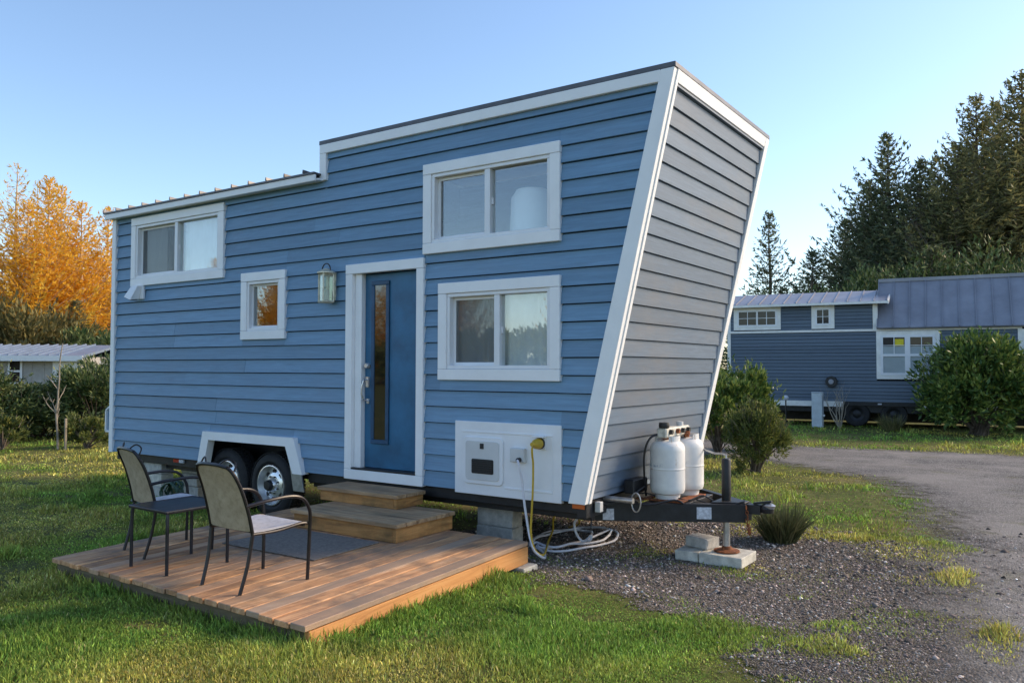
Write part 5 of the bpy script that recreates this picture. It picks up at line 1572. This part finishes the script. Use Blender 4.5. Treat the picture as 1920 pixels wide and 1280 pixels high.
def conifer(name, label, seed, H=15.0, RB=3.6, whorls=42, mat='conifer', bark='bark', lift=0.25, dens=1.0, bare=0.06, sparse=0.0, spray=0.26, step=0.13, power=0.85, thin=0.16):
    g = np.random.default_rng(seed)
    t = thing(name, label, 'tree')
    tr = MB()
    zz = np.linspace(0, H, 12)
    off = np.cumsum(g.normal(0, 0.03, (12, 2)), 0)
    tr.tube([(off[i, 0], off[i, 1], zz[i]) for i in range(12)], [max(0.015, 0.020 * H * (1 - zz[i] / H) ** 0.9 * (1.0 if i else 1.25)) for i in range(12)], 8)
    TP, TD, TL = [], [], []
    for w in range(whorls):
        f = bare + (1 - bare) * ((w + g.uniform(-0.3, 0.3)) / whorls)
        f = min(max(f, bare), 0.985)
        z = f * H
        nb = int(g.integers(4, 7))
        a0 = g.uniform(0, 6.28)
        for b in range(nb):
            if g.random() < sparse:
                continue
            az = a0 + b * 6.283 / nb + g.normal(0, 0.25)
            Lb = RB * (1 - f) ** power * g.uniform(0.62, 1.18) * (0.75 + 0.25 * min(1, f * 6)) + 0.12
            el = -0.28 + lift + 0.75 * f + g.normal(0, 0.10)
            ns = max(3, int(Lb / 0.32))
            s = np.linspace(0, 1, ns + 1)
            hor = Lb * s * math.cos(el)
            ver = Lb * (s * math.sin(el) - 0.32 * s * (1 - s) + 0.20 * s * s)
            P = np.stack([np.interp(z, zz, off[:, 0]) + hor * math.cos(az), np.interp(z, zz, off[:, 1]) + hor * math.sin(az), z + ver], 1)
            P[1:] += g.normal(0, 0.03, P[1:].shape)
            tr.tube([P[0], P[ns // 2], P[-1]], [0.012 + 0.008 * Lb, 0.008 + 0.004 * Lb, 0.006], 3, False)
            D = unit(np.gradient(P, axis=0))
            side = unit(np.cross(D, np.array([0, 0, 1.0])))
            k = np.repeat(np.arange(1, ns + 1), 2)
            sg = np.tile([-1.0, 1.0], ns)
            ok = g.random(len(k)) < dens
            k, sg = k[ok], sg[ok]
            if len(k):
                lt = (0.30 * Lb * (1.05 - s[k]) + 0.14) * g.uniform(0.6, 1.2, len(k))
                dv = D[k] * 0.75 + side[k] * (sg * 0.9)[:, None]
                dv[:, 2] += g.normal(-0.14, 0.16, len(k))
                TP.append(P[k])
                TD.append(unit(dv))
                TL.append(lt)
            TP.append(P[-2:])
            TD.append(D[-2:])
            TL.append(np.full(2, 0.16 + 0.04 * Lb))
    TP, TD, TL = np.concatenate(TP), np.concatenate(TD), np.concatenate(TL)
    m = np.maximum(1, (TL / step).astype(int))
    r = np.repeat(np.arange(len(TP)), m)
    q = (np.arange(len(r)) - np.repeat(np.cumsum(m) - m, m) + 0.5) / m[r]
    n = len(r)
    c = TP[r] + TD[r] * (TL[r] * q)[:, None] + g.normal(0, 0.035, (n, 3))
    d2 = unit(TD[r] + g.normal(0, 0.42, (n, 3)))
    bv = unit(np.cross(d2, g.normal(0, 1, (n, 3))))
    sz = spray * g.uniform(0.65, 1.3, (n, 1))
    tr.build('trunk', bark, t)
    quads_mesh('crown', c, d2 * sz * 0.6, bv * sz * thin, mat, t)
    print(label, n)
    return t

def bush(name, label, seed, rx, ry, rz_, nclump, per, leaf, mat, cat='shrub', zc=None, flat=0.35):
    g = np.random.default_rng(seed)
    t = thing(name, label, cat)
    zc = rz_ * 0.95 if zc is None else zc
    C_, A_, B_ = [], [], []
    st = MB()
    for i in range(nclump):
        u = unit(g.normal(0, 1, 3))
        u[2] = u[2] if u[2] > -0.75 else -u[2]
        rad = g.uniform(0.25, 1.0) ** 0.45
        c = np.array([rx, ry, rz_]) * u * rad * g.uniform(0.75, 1.10)
        c[2] = max(c[2], -zc + 0.12)
        cr = g.uniform(0.16, 0.30) * (rx + ry + rz_) / 3
        n = int(per * g.uniform(0.6, 1.4))
        o = unit(g.normal(0, 1, (n, 3)))
        rr_ = g.random((n, 1)) ** 0.4
        Q = c + o * rr_ * cr * np.array([1, 1, 1.15])
        d = unit(o * 0.7 + unit(c[None] + 1e-6) * 0.5 + np.array([0, 0, 0.55]) + g.normal(0, 0.4, (n, 3)))
        bv = unit(np.cross(d, g.normal(0, 1, (n, 3))))
        sz = leaf * g.uniform(0.6, 1.25, (n, 1))
        C_.append(Q + np.array([0, 0, zc]))
        A_.append(d * sz * 0.55)
        B_.append(bv * sz * flat * 0.5)
        if i % 2 == 0:
            e = c + np.array([0, 0, zc])
            st.tube([(g.normal(0, 0.06) * rx, g.normal(0, 0.06) * ry, 0.0), (e[0] * 0.4, e[1] * 0.4, e[2] * 0.55), tuple(e)], [0.018, 0.012, 0.005], 4, False)
    for i in range(int(nclump * 0.9)):
        u = unit(g.normal(0, 1, 3))
        u[2] = abs(u[2]) * 0.9 + 0.15
        p0 = np.array([rx, ry, rz_]) * unit(u) * g.uniform(0.8, 1.02) + np.array([0, 0, zc])
        dv = unit(u * 0.6 + np.array([0, 0, 0.8]) + g.normal(0, 0.25, 3))
        ln_ = g.uniform(0.12, 0.34) * (rx + rz_) / 2
        k = max(4, int(ln_ / (leaf * 0.32)))
        tt = np.linspace(0, 1, k)[:, None]
        Q = p0 + dv * ln_ * tt + g.normal(0, leaf * 0.12, (k, 3))
        d = unit(dv + g.normal(0, 0.6, (k, 3)))
        bv = unit(np.cross(d, g.normal(0, 1, (k, 3))))
        sz = leaf * g.uniform(0.5, 1.0, (k, 1))
        C_.append(Q)
        A_.append(d * sz * 0.55)
        B_.append(bv * sz * flat * 0.5)
        st.tube([tuple(p0 - dv * ln_ * 0.6), tuple(p0 + dv * ln_ * 0.9)], [0.006, 0.003], 3, False)
    st.build('stems', 'bark', t)
    quads_mesh('foliage', np.concatenate(C_), np.concatenate(A_), np.concatenate(B_), mat, t, 0.25)
    return t

def bare_tree(name, label, seed, H, spread, levels, mat, cat='tree', trunk_r=0.03, nstem=1, up=0.6, kids=(3, 5), kl=(0.42, 0.7)):
    g = random.Random(seed)
    t = thing(name, label, cat)
    m = MB()
    tw = MB()
    def grow(p, d, L_, r, lv):
        n = 9 if (lv == 0 and nstem == 1) else 4
        pts = [p]
        rs = [r]
        for i in range(n):
            d = (d + Vector((g.gauss(0, 0.12), g.gauss(0, 0.12), g.gauss(0, 0.08) + 0.04))).normalized()
            p = p + d * (L_ / n)
            pts.append(p)
            rs.append(r * (1 - 0.55 * (i + 1) / n))
        (m if lv == 0 else tw).tube(pts, rs, 6 if lv == 0 else 3, False)
        if lv >= levels:
            return
        for k in range(g.randint(*kids)):
            i = g.randint(2 if n > 4 else 1, n)
            a = g.uniform(0, 6.28)
            side = Vector((math.cos(a), math.sin(a), 0))
            nd = (d * 0.6 + side * spread + Vector((0, 0, up))).normalized()
            grow(pts[i], nd, L_ * g.uniform(*kl), rs[i] * 0.62, lv + 1)
    for s_ in range(nstem):
        a = s_ * 6.28 / nstem + g.uniform(-0.4, 0.4)
        d = Vector((math.cos(a) * (0.35 if nstem > 1 else 0.02), math.sin(a) * (0.35 if nstem > 1 else 0.02), 1)).normalized()
        grow(Vector((0, 0, -0.05)), d, H * (0.62 if nstem == 1 else 0.5) * g.uniform(0.85, 1.15), trunk_r, 0)
    m.build('trunk', mat, t)
    tw.build('branches', mat, t)
    return t

# ------------------------------------------------------------------ trees on the right
cA = conifer('spruce_tree', 'large dark spruce with broad crown behind the neighbour house', 21, 16.8, 7.4, 50, 'conifer', lift=0.36, dens=0.95, sparse=0.03, spray=0.31, step=0.10, thin=0.16, power=0.9)
p = at_px(1672, 47); cA.location = (p.x, p.y, -0.1); cA.rotation_euler = (0, 0, 0.5)
cA.scale = (1.0, 1.0, 0.93)
cB = conifer('spruce_tree', 'small narrow spruce standing alone just right of the slanted end wall', 22, 11.5, 3.4, 50, 'conifer', lift=0.26, dens=0.8, sparse=0.08, spray=0.26, step=0.10, thin=0.15, power=0.95)
p = at_px(1443, 50); cB.location = (p.x, p.y, -0.1)
cB.scale = (1, 1, 1.0)
cC = conifer('spruce_tree', 'tallest olive spruce filling the right edge of the picture', 23, 20.0, 8.4, 56, 'conifer_brown', lift=0.36, dens=0.95, sparse=0.03, spray=0.32, step=0.10, thin=0.16, power=0.86)
p = at_px(1925, 42); cC.location = (p.x, p.y, -0.1)
cC.scale = (1, 1, 0.87)
cD = dup(cC, at_px(1835, 46), 1.7, (0.95, 0.95, 0.87), 'olive spruce whose pointed top rises left of the tallest tree')
cD2 = dup(cA, at_px(1760, 52), 2.6, (0.7, 0.7, 0.92), 'slender spruce top between the large dark spruce and the olive spruces')
cE = dup(cB, at_px(1520, 46), 2.0, (1.3, 1.3, 0.73), 'short dark spruce at the left foot of the large dark spruce')
cF = dup(cA, at_px(1585, 56), 3.9, (0.75, 0.75, 0.72), 'half hidden spruce sloping down left of the large dark spruce')
dup(cA, at_px(1630, 50), 5.1, (0.9, 0.9, 0.80), 'dark spruce shoulder left of the large dark spruce top')
dup(cA, at_px(1725, 44), 4.1, (0.9, 0.9, 0.78), 'dark spruce crown right of the large dark spruce top')
dup(cC, at_px(1880, 50), 3.3, (1.0, 1.0, 0.92), 'olive spruce filling the gap behind the tallest tree')
dup(cC, at_px(1800, 41), 2.3, (0.85, 0.85, 0.66), 'lower olive spruce before the pointed olive tree')
cG = dup(cC, at_px(2060, 46), 4.4, (1.1, 1.1, 1.0), 'olive spruce just past the right picture edge')
cH = dup(cB, at_px(1745, 36), 0.4, (1.25, 1.25, 0.62), 'low bright green young spruce beneath the olive spruces')
bt = bare_tree('bare_tree', 'grey bare twiggy tree between the two big spruces', 31, 12.5, 0.55, 4, 'twig', 'tree', 0.10, 1, 0.7, (4, 5))
p = at_px(1785, 40); bt.location = (p.x, p.y, -0.1)
GU = 'bare brown undergrowth shrubs behind the neighbour house'
us = bare_tree('bare_shrub', 'brown leafless undergrowth shrub behind the neighbour roof', 32, 7.0, 0.6, 3, 'twig', 'shrub', 0.035, 7, 0.55, (3, 5))
p = at_px(1545, 33); us.location = (p.x, p.y, 0); us['group'] = GU
us.scale = (0.75, 0.75, 0.75)
for i, (px, dp, sc) in enumerate(((1430, 35, 1.1), (1490, 34, 1.25), (1600, 33, 1.25), (1655, 34, 1.3), (1710, 33, 1.35), (1765, 32, 1.3), (1820, 32, 1.4), (1875, 31, 1.35), (1930, 31, 1.4))):
    dup(us, at_px(px, dp), i * 1.3, sc * 0.62, 'brown leafless undergrowth shrub behind the neighbour roof', GU)

tk = bush('dark_thicket', 'dark evergreen thicket behind the left end of the neighbour roof', 33, 4.2, 2.6, 2.5, 80, 190, 0.20, 'hedge', 'shrub')
p = at_px(1470, 38); tk.location = (p.x, p.y, 0)
for px, dp, sc, lb in ((1560, 38, 1.05, 'dark evergreen thicket behind the middle of the neighbour dormer roof'), (1650, 38, 1.2, 'dark evergreen thicket behind the roof step of the neighbour house'), (1740, 37, 1.25, 'dark evergreen thicket behind the left of the main neighbour roof'), (1830, 36, 1.3, 'dark evergreen thicket behind the middle of the main neighbour roof'), (1920, 36, 1.35, 'dark evergreen thicket behind the right of the main neighbour roof')):
    dup(tk, at_px(px, dp), px * 0.1, sc, lb)

# ------------------------------------------------------------------ left trees, golden sunlight put into their colour
ga = conifer('sun_tinted_tree', 'tallest thin sun-gilded tree at the left picture edge', 41, 18.5, 5.6, 34, 'sun_gold', 'bark_sun_gold', lift=0.40, dens=0.5, sparse=0.2, spray=0.30, step=0.15, thin=0.14)
p = at_px(25, 62); ga.location = (p.x, p.y, 0)
ga.scale = (1, 1, 0.95)
gb = conifer('sun_tinted_tree', 'bright sun-gilded tree in the middle of the sunlit left wood', 42, 14.0, 6.4, 40, 'sun_gold', 'bark_sun_gold', lift=0.44, dens=0.85, sparse=0.06, spray=0.31, step=0.13, thin=0.16, power=0.9)
p = at_px(150, 60); gb.location = (p.x, p.y, 0)
dup(gb, at_px(85, 58), 1.0, (1.0, 1.0, 1.1), 'sun-gilded tree with feathery crown between the tallest one and the house')
dup(ga, at_px(66, 66), 2.2, (0.8, 0.8, 0.92), 'second thin sun-gilded tree just right of the tallest one')
dup(gb, at_px(196, 64), 2.4, (0.9, 0.9, 1.03), 'sun-gilded tree partly hidden by the blue house corner')
dup(gb, at_px(-60, 58), 4.0, (1.1, 1.1, 1.15), 'sun-gilded tree beyond the left picture edge')
dup(ga, at_px(120, 70), 5.0, (0.9, 0.9, 0.80), 'thin sun-gilded treetop behind the bright sun-gilded tree')
dup(gb, at_px(45, 56), 3.1, (1.0, 1.0, 0.95), 'full sun-gilded tree before the tallest thin one')
dup(gb, at_px(110, 62), 0.3, (1.0, 1.0, 1.12), 'full sun-gilded tree crown above the grey house')
dup(gb, at_px(250, 66), 5.2, (1.0, 1.0, 1.0), 'sun-gilded tree wholly behind the blue house')
dup(ga, at_px(180, 72), 0.7, (0.7, 0.7, 0.74), 'thin pale sun-gilded treetop close to the roof corner')
ob = bush('olive_bush', 'olive brown thicket under the sun-gilded trees at the far left', 43, 5.5, 3.5, 2.6, 70, 110, 0.42, 'olive', 'shrub')
p = at_px(20, 54); ob.location = (p.x, p.y, 0)
ob.scale = (1.1, 1.1, 1.1)
dup(ob, at_px(110, 55), 1.5, (0.9, 0.9, 0.95), 'olive brown thicket behind the grey house roof')
dup(ob, at_px(-90, 53), 2.5, (1.1, 1.1, 1.1), 'olive brown thicket beyond the left picture edge')
db = bush('dark_bush', 'dark green rounded bush above the low roof near the blue house corner', 44, 2.6, 2.2, 1.9, 50, 110, 0.34, 'hedge', 'shrub')
p = at_px(160, 52); db.location = (p.x, p.y, 0)
db.scale = (1, 1, 1.05)
dup(cB, at_px(60, 57), 0.8, (1.3, 1.3, 0.62), 'dark green spruce among the olive thicket at the far left')
dup(cB, at_px(135, 56), 2.8, (1.2, 1.2, 0.55), 'short green spruce below the bright sun-gilded tree')
dup(db, at_px(205, 51), 2.0, (1.0, 1.0, 0.9), 'dark green bush right behind the blue house corner')

# ------------------------------------------------------------------ hedge on the left
hb = bush('hedge_shrub', 'tall dark evergreen shrub beside the left corner of the blue house', 51, 1.35, 1.1, 1.05, 60, 130, 0.12, 'hedge', 'shrub')
p = at_px(182, 19.5); hb.location = (p.x, p.y, -0.05)
hb.scale = (1, 1, 0.84)
GH = 'dark evergreen hedge on the left'
hb['group'] = GH
for px, dp, sc, lb in ((10, 19.0, (1.15, 1.1, 0.62), 'low dark hedge shrub at the left picture edge'),
                       (78, 20.0, (1.25, 1.1, 0.64), 'rounded dark hedge shrub under the white window'),
                       (128, 20.5, (1.05, 1.0, 0.64), 'dark hedge shrub behind the bare sapling'),
                       (-70, 19.0, (1.3, 1.2, 0.9), 'dark hedge shrub beyond the left picture edge'),
                       (232, 20.5, (1.1, 1.1, 1.0), 'dark hedge shrub mostly behind the blue house')):
    q = at_px(px, dp)
    dup(hb, (q.x, q.y, -0.05), px * 0.37, sc, lb, GH)
hl = bush('low_shrub', 'small yellow-green shrub at the foot of the hedge beside the house', 52, 0.55, 0.5, 0.38, 26, 110, 0.09, 'shrub', 'shrub')
p = at_px(168, 17.2); hl.location = (p.x, p.y, -0.05)
dup(hl, at_px(8, 16.6), 1.0, (1.1, 1.1, 1.0), 'small dry shrub at the left picture edge before the hedge')
sp = bare_tree('sapling', 'thin bare sapling tied to a stake before the hedge', 53, 3.3, 0.8, 2, 'bark_pale', 'tree', 0.024, 1, 0.45, (5, 7), (0.15, 0.28))
p = at_px(112, 16.9); sp.location = (p.x, p.y, 0)
sk = MB().box(-0.02, 0.02, -0.02, 0.02, -0.05, 0.62).build('stake', 'stake', None, bevel=0.003)
p = at_px(126, 16.8); sk.location = (p.x, p.y, 0)
tag(sk, 'short wooden stake beside the bare sapling', 'stake')

# ------------------------------------------------------------------ shrubs on the right
lb_ = bush('laurel_bush', 'large glossy green laurel bush in front of the neighbour house', 61, 1.50, 1.25, 1.30, 150, 120, 0.15, 'laurel', 'shrub', flat=0.42)
p = at_px(1832, 21.0); lb_.location = (p.x, p.y, -0.05)
lb2 = bush('laurel_bush', 'dark laurel shrub behind the tongue and left of the neighbour house', 62, 0.95, 0.8, 1.05, 50, 110, 0.15, 'laurel', 'shrub', flat=0.42)
p = at_px(1390, 17.0); lb2.location = (p.x, p.y, -0.05)
lb2.scale = (0.85, 0.85, 0.9)
dup(lb2, at_px(1345, 16.0), 2.0, (0.8, 0.8, 0.8), 'dark laurel shrub half hidden by the slanted end wall')
sb = bush('rounded_shrub', 'rounded yellow-green shrub at the bend of the gravel road', 63, 0.62, 0.60, 0.60, 70, 150, 0.075, 'shrub', 'shrub', flat=0.3)
p = at_px(1417, 13.4); sb.location = (p.x, p.y, -0.05)
sb.scale = (0.86, 0.86, 0.98)
ws = bare_tree('bare_shrub', 'pale leafless shrub beside the utility pedestal', 64, 1.7, 0.5, 2, 'bark_pale', 'shrub', 0.022, 6, 0.7, (2, 4))
q = n2w(3.05, -0.8); ws.location = (q[0], q[1], -0.03)

def tussock(name, label, seed, n, h, r, mat):
    g = np.random.default_rng(seed)
    az = g.uniform(0, 6.28, n)
    rr_ = r * 0.35 * g.random(n) ** 0.5
    base = np.stack([rr_ * np.cos(az), rr_ * np.sin(az), np.zeros(n)], 1)
    tilt = g.uniform(0.05, 0.75, n)
    a2 = az + g.normal(0, 0.5, n)
    hh_ = h * g.uniform(0.55, 1.1, n)
    d = np.stack([np.sin(tilt) * np.cos(a2), np.sin(tilt) * np.sin(a2), np.cos(tilt)], 1)
    mid = base + d * (hh_ * 0.55)[:, None]
    tip = base + d * hh_[:, None] - np.array([0, 0, 1]) * (0.25 * hh_ * tilt)[:, None]
    wv = unit(np.cross(d, g.normal(0, 1, (n, 3)))) * 0.005
    V = np.stack([base - wv, base + wv, mid + wv * 0.8, mid - wv * 0.8, tip], 1).reshape(-1, 3)
    i = np.arange(n) * 5
    loops = np.concatenate([np.stack([i, i + 1, i + 2, i + 3], 1), np.stack([i + 3, i + 2, i + 4, i + 4], 1)], 1)
    lp = np.stack([i, i + 1, i + 2, i + 3, i + 3, i + 2, i + 4], 1).ravel()
    cn = np.tile([4, 3], n)
    o = np_mesh(name, V, lp, cn, mat)
    return tag(o, label, 'grass clump')
ts = tussock('grass_tussock', 'dark spiky grass tussock right of the trailer coupler', 71, 900, 0.44, 0.42, 'reed_dark')
p = at_px(1462, 8.15); ts.location = (p.x, p.y, float(gz(p.x, p.y)))
ts2 = tussock('grass_tussock', 'green spiky tussock before the neighbour house wheels', 72, 420, 0.55, 0.6, 'reed')
q = n2w(4.4, -1.0); ts2.location = (q[0], q[1], -0.03)

# ------------------------------------------------------------------ trees behind the camera, mirrored in the windows
GB_ = 'trees hidden behind the blue house'
for i in range(12):
    q = at_px(310 + i * 84, 66 + 5 * math.sin(i * 1.7))
    dup(gb if i < 4 else (cB if i % 2 else cA), (q.x, q.y, -0.1), i * 1.3, (1.1, 1.1, (0.62 if i < 4 else (0.85 if i % 2 else 0.55)) + 0.05 * math.sin(i * 2.3)), 'tree standing behind the blue tiny house', GB_)
GR = 'sun-gilded trees behind the camera'
for i, (x_, y_, s_) in enumerate(((-46, -56, 1.05), (-43, -53, 0.95), (-50, -52, 1.15), (-56, -54, 1.05), (-60, -52, 0.85), (-67, -50, 0.95), (-75, -48, 0.9), (-84, -46, 0.9), (-94, -44, 0.95), (-41, -60, 1.02), (-27, -60, 1.0), (-48, -60, 1.1), (-54, -59, 1.05), (-61, -58, 1.05), (-57, -49, 0.95), (-64, -47, 0.95), (-71, -53, 1.05), (-79, -52, 1.0))):
    dup(gb, (x_, y_, 0), i * 1.1, (0.8, 0.8, s_), 'sun-gilded tree of the row behind the camera', GR)
GD = 'dark bushes behind the camera'
for i, (x_, y_, s_) in enumerate(((-38, -50, 1.3), (-34, -51, 1.2), (-30, -50, 1.3), (-26, -51, 1.3), (-22, -52, 1.2), (-43, -49, 1.1), (-50, -48, 0.8), (-58, -46, 0.8), (-68, -44, 0.8))):
    dup(db, (x_, y_, 0), i * 0.9, (1.4, 1.2, s_), 'dark bush of the row behind the camera', GD)

# ------------------------------------------------------------------ grass and stones
def blades(name, n_try, x0, x1, y0, y1, seed):
    g = np.random.default_rng(seed)
    X = g.uniform(x0, x1, n_try)
    Y = g.uniform(y0, y1, n_try)
    dist = np.hypot(X - CAM.x, Y - CAM.y)
    pr = np.clip((5.0 / np.maximum(dist, 2.5)) ** 2, 0, 1)
    k0 = g.random(n_try) < pr
    X, Y, dist = X[k0], Y[k0], dist[k0]
    rs = soft_in(X, Y, ROAD)
    ps = soft_in(X, Y, PAD)
    gr = np.clip(np.maximum(rs / 0.5, ps / 1.9) + 0.45, 0, 1)
    wd = np.clip((N3(X, Y, 1.1, 4) - 0.46) * 5, 0, 1)
    lawn = (1 - gr) + gr * np.clip(wd * 0.42 * (rs < 0.25), 0, 1)
    cl = N1(X, Y, 3.2, 3)
    lawn = lawn * np.clip(1.9 * cl - 0.25, 0.12, 1.2)
    under = ((X > 0.1) & (X < 7.3) & (Y > 0.25) & (Y < 2.4))
    dk = in_poly(X, Y, [(4.21, -2.82), (7.12, -2.83), (6.94, -0.25), (4.0, -0.25)])
    lawn = np.where(under, lawn * 0.10, lawn)
    lawn = np.where(dk, 0, lawn)
    keep = g.random(len(X)) < lawn
    X, Y, dist, gr = X[keep], Y[keep], dist[keep], gr[keep]
    n = len(X)
    big = N2(X, Y, 1.1, 3)
    edge = np.exp(-np.maximum(0, seg_dist(X, Y, [(4.05, -0.3), (4.19, -2.84), (7.14, -2.85), (6.98, -0.9)])) / 0.12)
    tuft = np.clip((N3(X, Y, 2.2, 2) - 0.66) * 5, 0, 1)
    h = (0.014 + 0.055 * np.clip(big - 0.36, 0, 1) * 1.8 + 0.06 * edge + 0.075 * tuft) * g.uniform(0.55, 1.35, n) * (1 - 0.45 * gr) * (1 + 0.012 * dist)
    wd_ = np.maximum(0.0024, 0.00055 * dist + 0.001) * g.uniform(0.7, 1.3, n)
    az = g.uniform(0, 6.283, n)
    tilt = g.uniform(0.1, 0.95, n)
    d = np.stack([np.sin(tilt) * np.cos(az), np.sin(tilt) * np.sin(az), np.cos(tilt)], 1)
    base = np.stack([X, Y, gz(X, Y) - 0.006], 1)
    mid = base + (d * 0.55 + np.array([0, 0, 0.12])) * h[:, None]
    tip = base + d * h[:, None]
    fa = g.uniform(0, 6.283, n)
    wv = np.stack([np.cos(fa), np.sin(fa), np.zeros(n)], 1) * wd_[:, None]
    V = np.stack([base - wv, base + wv, mid + wv * 0.75, mid - wv * 0.75, tip], 1).reshape(-1, 3)
    i = np.arange(n) * 5
    lp = np.stack([i, i + 1, i + 2, i + 3, i + 3, i + 2, i + 4], 1).ravel()
    cn = np.tile([4, 3], n)
    # own colour of each blade: fresh green, olive, straw
    dry = np.clip((N3(X, Y, 0.55, 4) - 0.40) * 4.5, 0, 1)
    dry = np.clip(dry + 0.35 * gr, 0, 1)
    k = g.random(n)
    fresh = np.array([0.20, 0.33, 0.055])
    olive = np.array([0.44, 0.43, 0.095])
    straw = np.array([0.80, 0.66, 0.32])
    c = fresh[None] * (1 - dry[:, None]) + olive[None] * dry[:, None]
    st = (k < (0.02 + 0.16 * dry ** 2) * np.clip(9.0 / dist, 0.15, 1.0))
    c[st] = straw * 0.55 + c[st] * 0.45
    c *= g.lognormal(-0.10, 0.36, (n, 1)) * (0.62 + 0.85 * N2(X, Y, 2.6, 3))[:, None]
    c[:, 0] *= g.uniform(0.85, 1.2, n)
    colr = np.concatenate([c, np.ones((n, 1))], 1)
    colr = np.repeat(colr, 5, axis=0)
    o = np_mesh(name, V, lp, cn, 'grass', attrs={'tint': colr})
    print('blades', n)
    return tag(o, 'short patchy green and straw coloured lawn grass', 'grass', kind='stuff')
blades('lawn_grass', 2600000, -2.0, 13.0, -5.2, 3.0, 81)
o2 = blades('lawn_grass', 2600000, -16.0, 15.0, 3.0, 20.0, 82)
o2['label'] = 'green grass growing behind the house and along the road verge'
o3 = blades('lawn_grass', 900000, -16.0, -2.0, -6.0, 3.0, 83)
o3['label'] = 'green lawn grass at the left before the hedge'

def stones(name, n_try, seed):
    g = np.random.default_rng(seed)
    X = g.uniform(5.6, 12.2, n_try)
    Y = g.uniform(-4.5, 4.0, n_try)
    dist = np.hypot(X - CAM.x, Y - CAM.y)
    pr = np.clip((4.5 / np.maximum(dist, 2.5)) ** 2, 0, 1)
    k0 = g.random(n_try) < pr
    X, Y, dist = X[k0], Y[k0], dist[k0]
    rd_ = soft_in(X, Y, ROAD)
    s = np.maximum(soft_in(X, Y, PAD), rd_ - 0.1)
    pr = np.clip(s / 0.5 + 0.45, 0, 1)
    pr *= np.where(rd_ > 0.6, 0.30, 1.0)
    keep = g.random(len(X)) < pr
    X, Y, dist = X[keep], Y[keep], dist[keep]
    n = len(X)
    sz = g.lognormal(-5.28, 0.50, n) * np.clip(dist / 6.0, 0.85, 1.5)
    base = np.array([[1, 0, 0], [-1, 0, 0], [0, 1, 0], [0, -1, 0], [0, 0, 1], [0, 0, -1]], float)
    V = base[None] * g.uniform(0.6, 1.25, (n, 6, 1))
    V[:, :, 2] *= 0.62
    V += g.normal(0, 0.16, V.shape)
    a = g.uniform(0, 6.283, n)
    ca, sa = np.cos(a)[:, None], np.sin(a)[:, None]
    VX = V[:, :, 0] * ca - V[:, :, 1] * sa
    VY = V[:, :, 0] * sa + V[:, :, 1] * ca
    V = np.stack([VX, VY, V[:, :, 2]], -1) * sz[:, None, None]
    V += np.stack([X, Y, gz(X, Y) + 0.008 + sz * 0.15], 1)[:, None, :]
    F = np.array([[0, 2, 4], [2, 1, 4], [1, 3, 4], [3, 0, 4], [2, 0, 5], [1, 2, 5], [3, 1, 5], [0, 3, 5]])
    lp = (F[None] + (np.arange(n) * 6)[:, None, None]).ravel()
    t = g.random(n)
    c = np.array([0.182, 0.157, 0.136])[None] * g.lognormal(-0.1, 0.65, (n, 1)) * np.array([1, 1, 1])
    c[:, 0] *= g.uniform(0.92, 1.18, n)
    br = t > 0.965
    c[br] = np.array([0.55, 0.54, 0.52])
    colr = np.repeat(np.concatenate([c, np.ones((n, 1))], 1), 6, axis=0)
    m, nt, bs = new_mat('loose_stone')
    at = nt.nodes.new('ShaderNodeAttribute')
    at.attribute_name = 'tint'
    nz = noise_node(nt, 90, 3, 0.6)
    rm = ramp_node(nt, [(0.3, (0.75, 0.75, 0.75)), (0.7, (1.2, 1.2, 1.2))])
    nt.links.new(nz.outputs[0], rm.inputs[0])
    nt.links.new(mixc(nt, 1.0, at.outputs['Color'], rm.outputs[0], 'MULTIPLY'), bs.inputs['Base Color'])
    bs.inputs['Roughness'].default_value = 0.85
    MT['stone'] = m
    print('stones', n)
    return tag(np_mesh(name, V.reshape(-1, 3), lp, np.full(n * 8, 3), 'stone', attrs={'tint': colr}), 'loose dark gravel stones around the trailer tongue', 'gravel', kind='stuff')
stones('gravel_stones', 620000, 91)
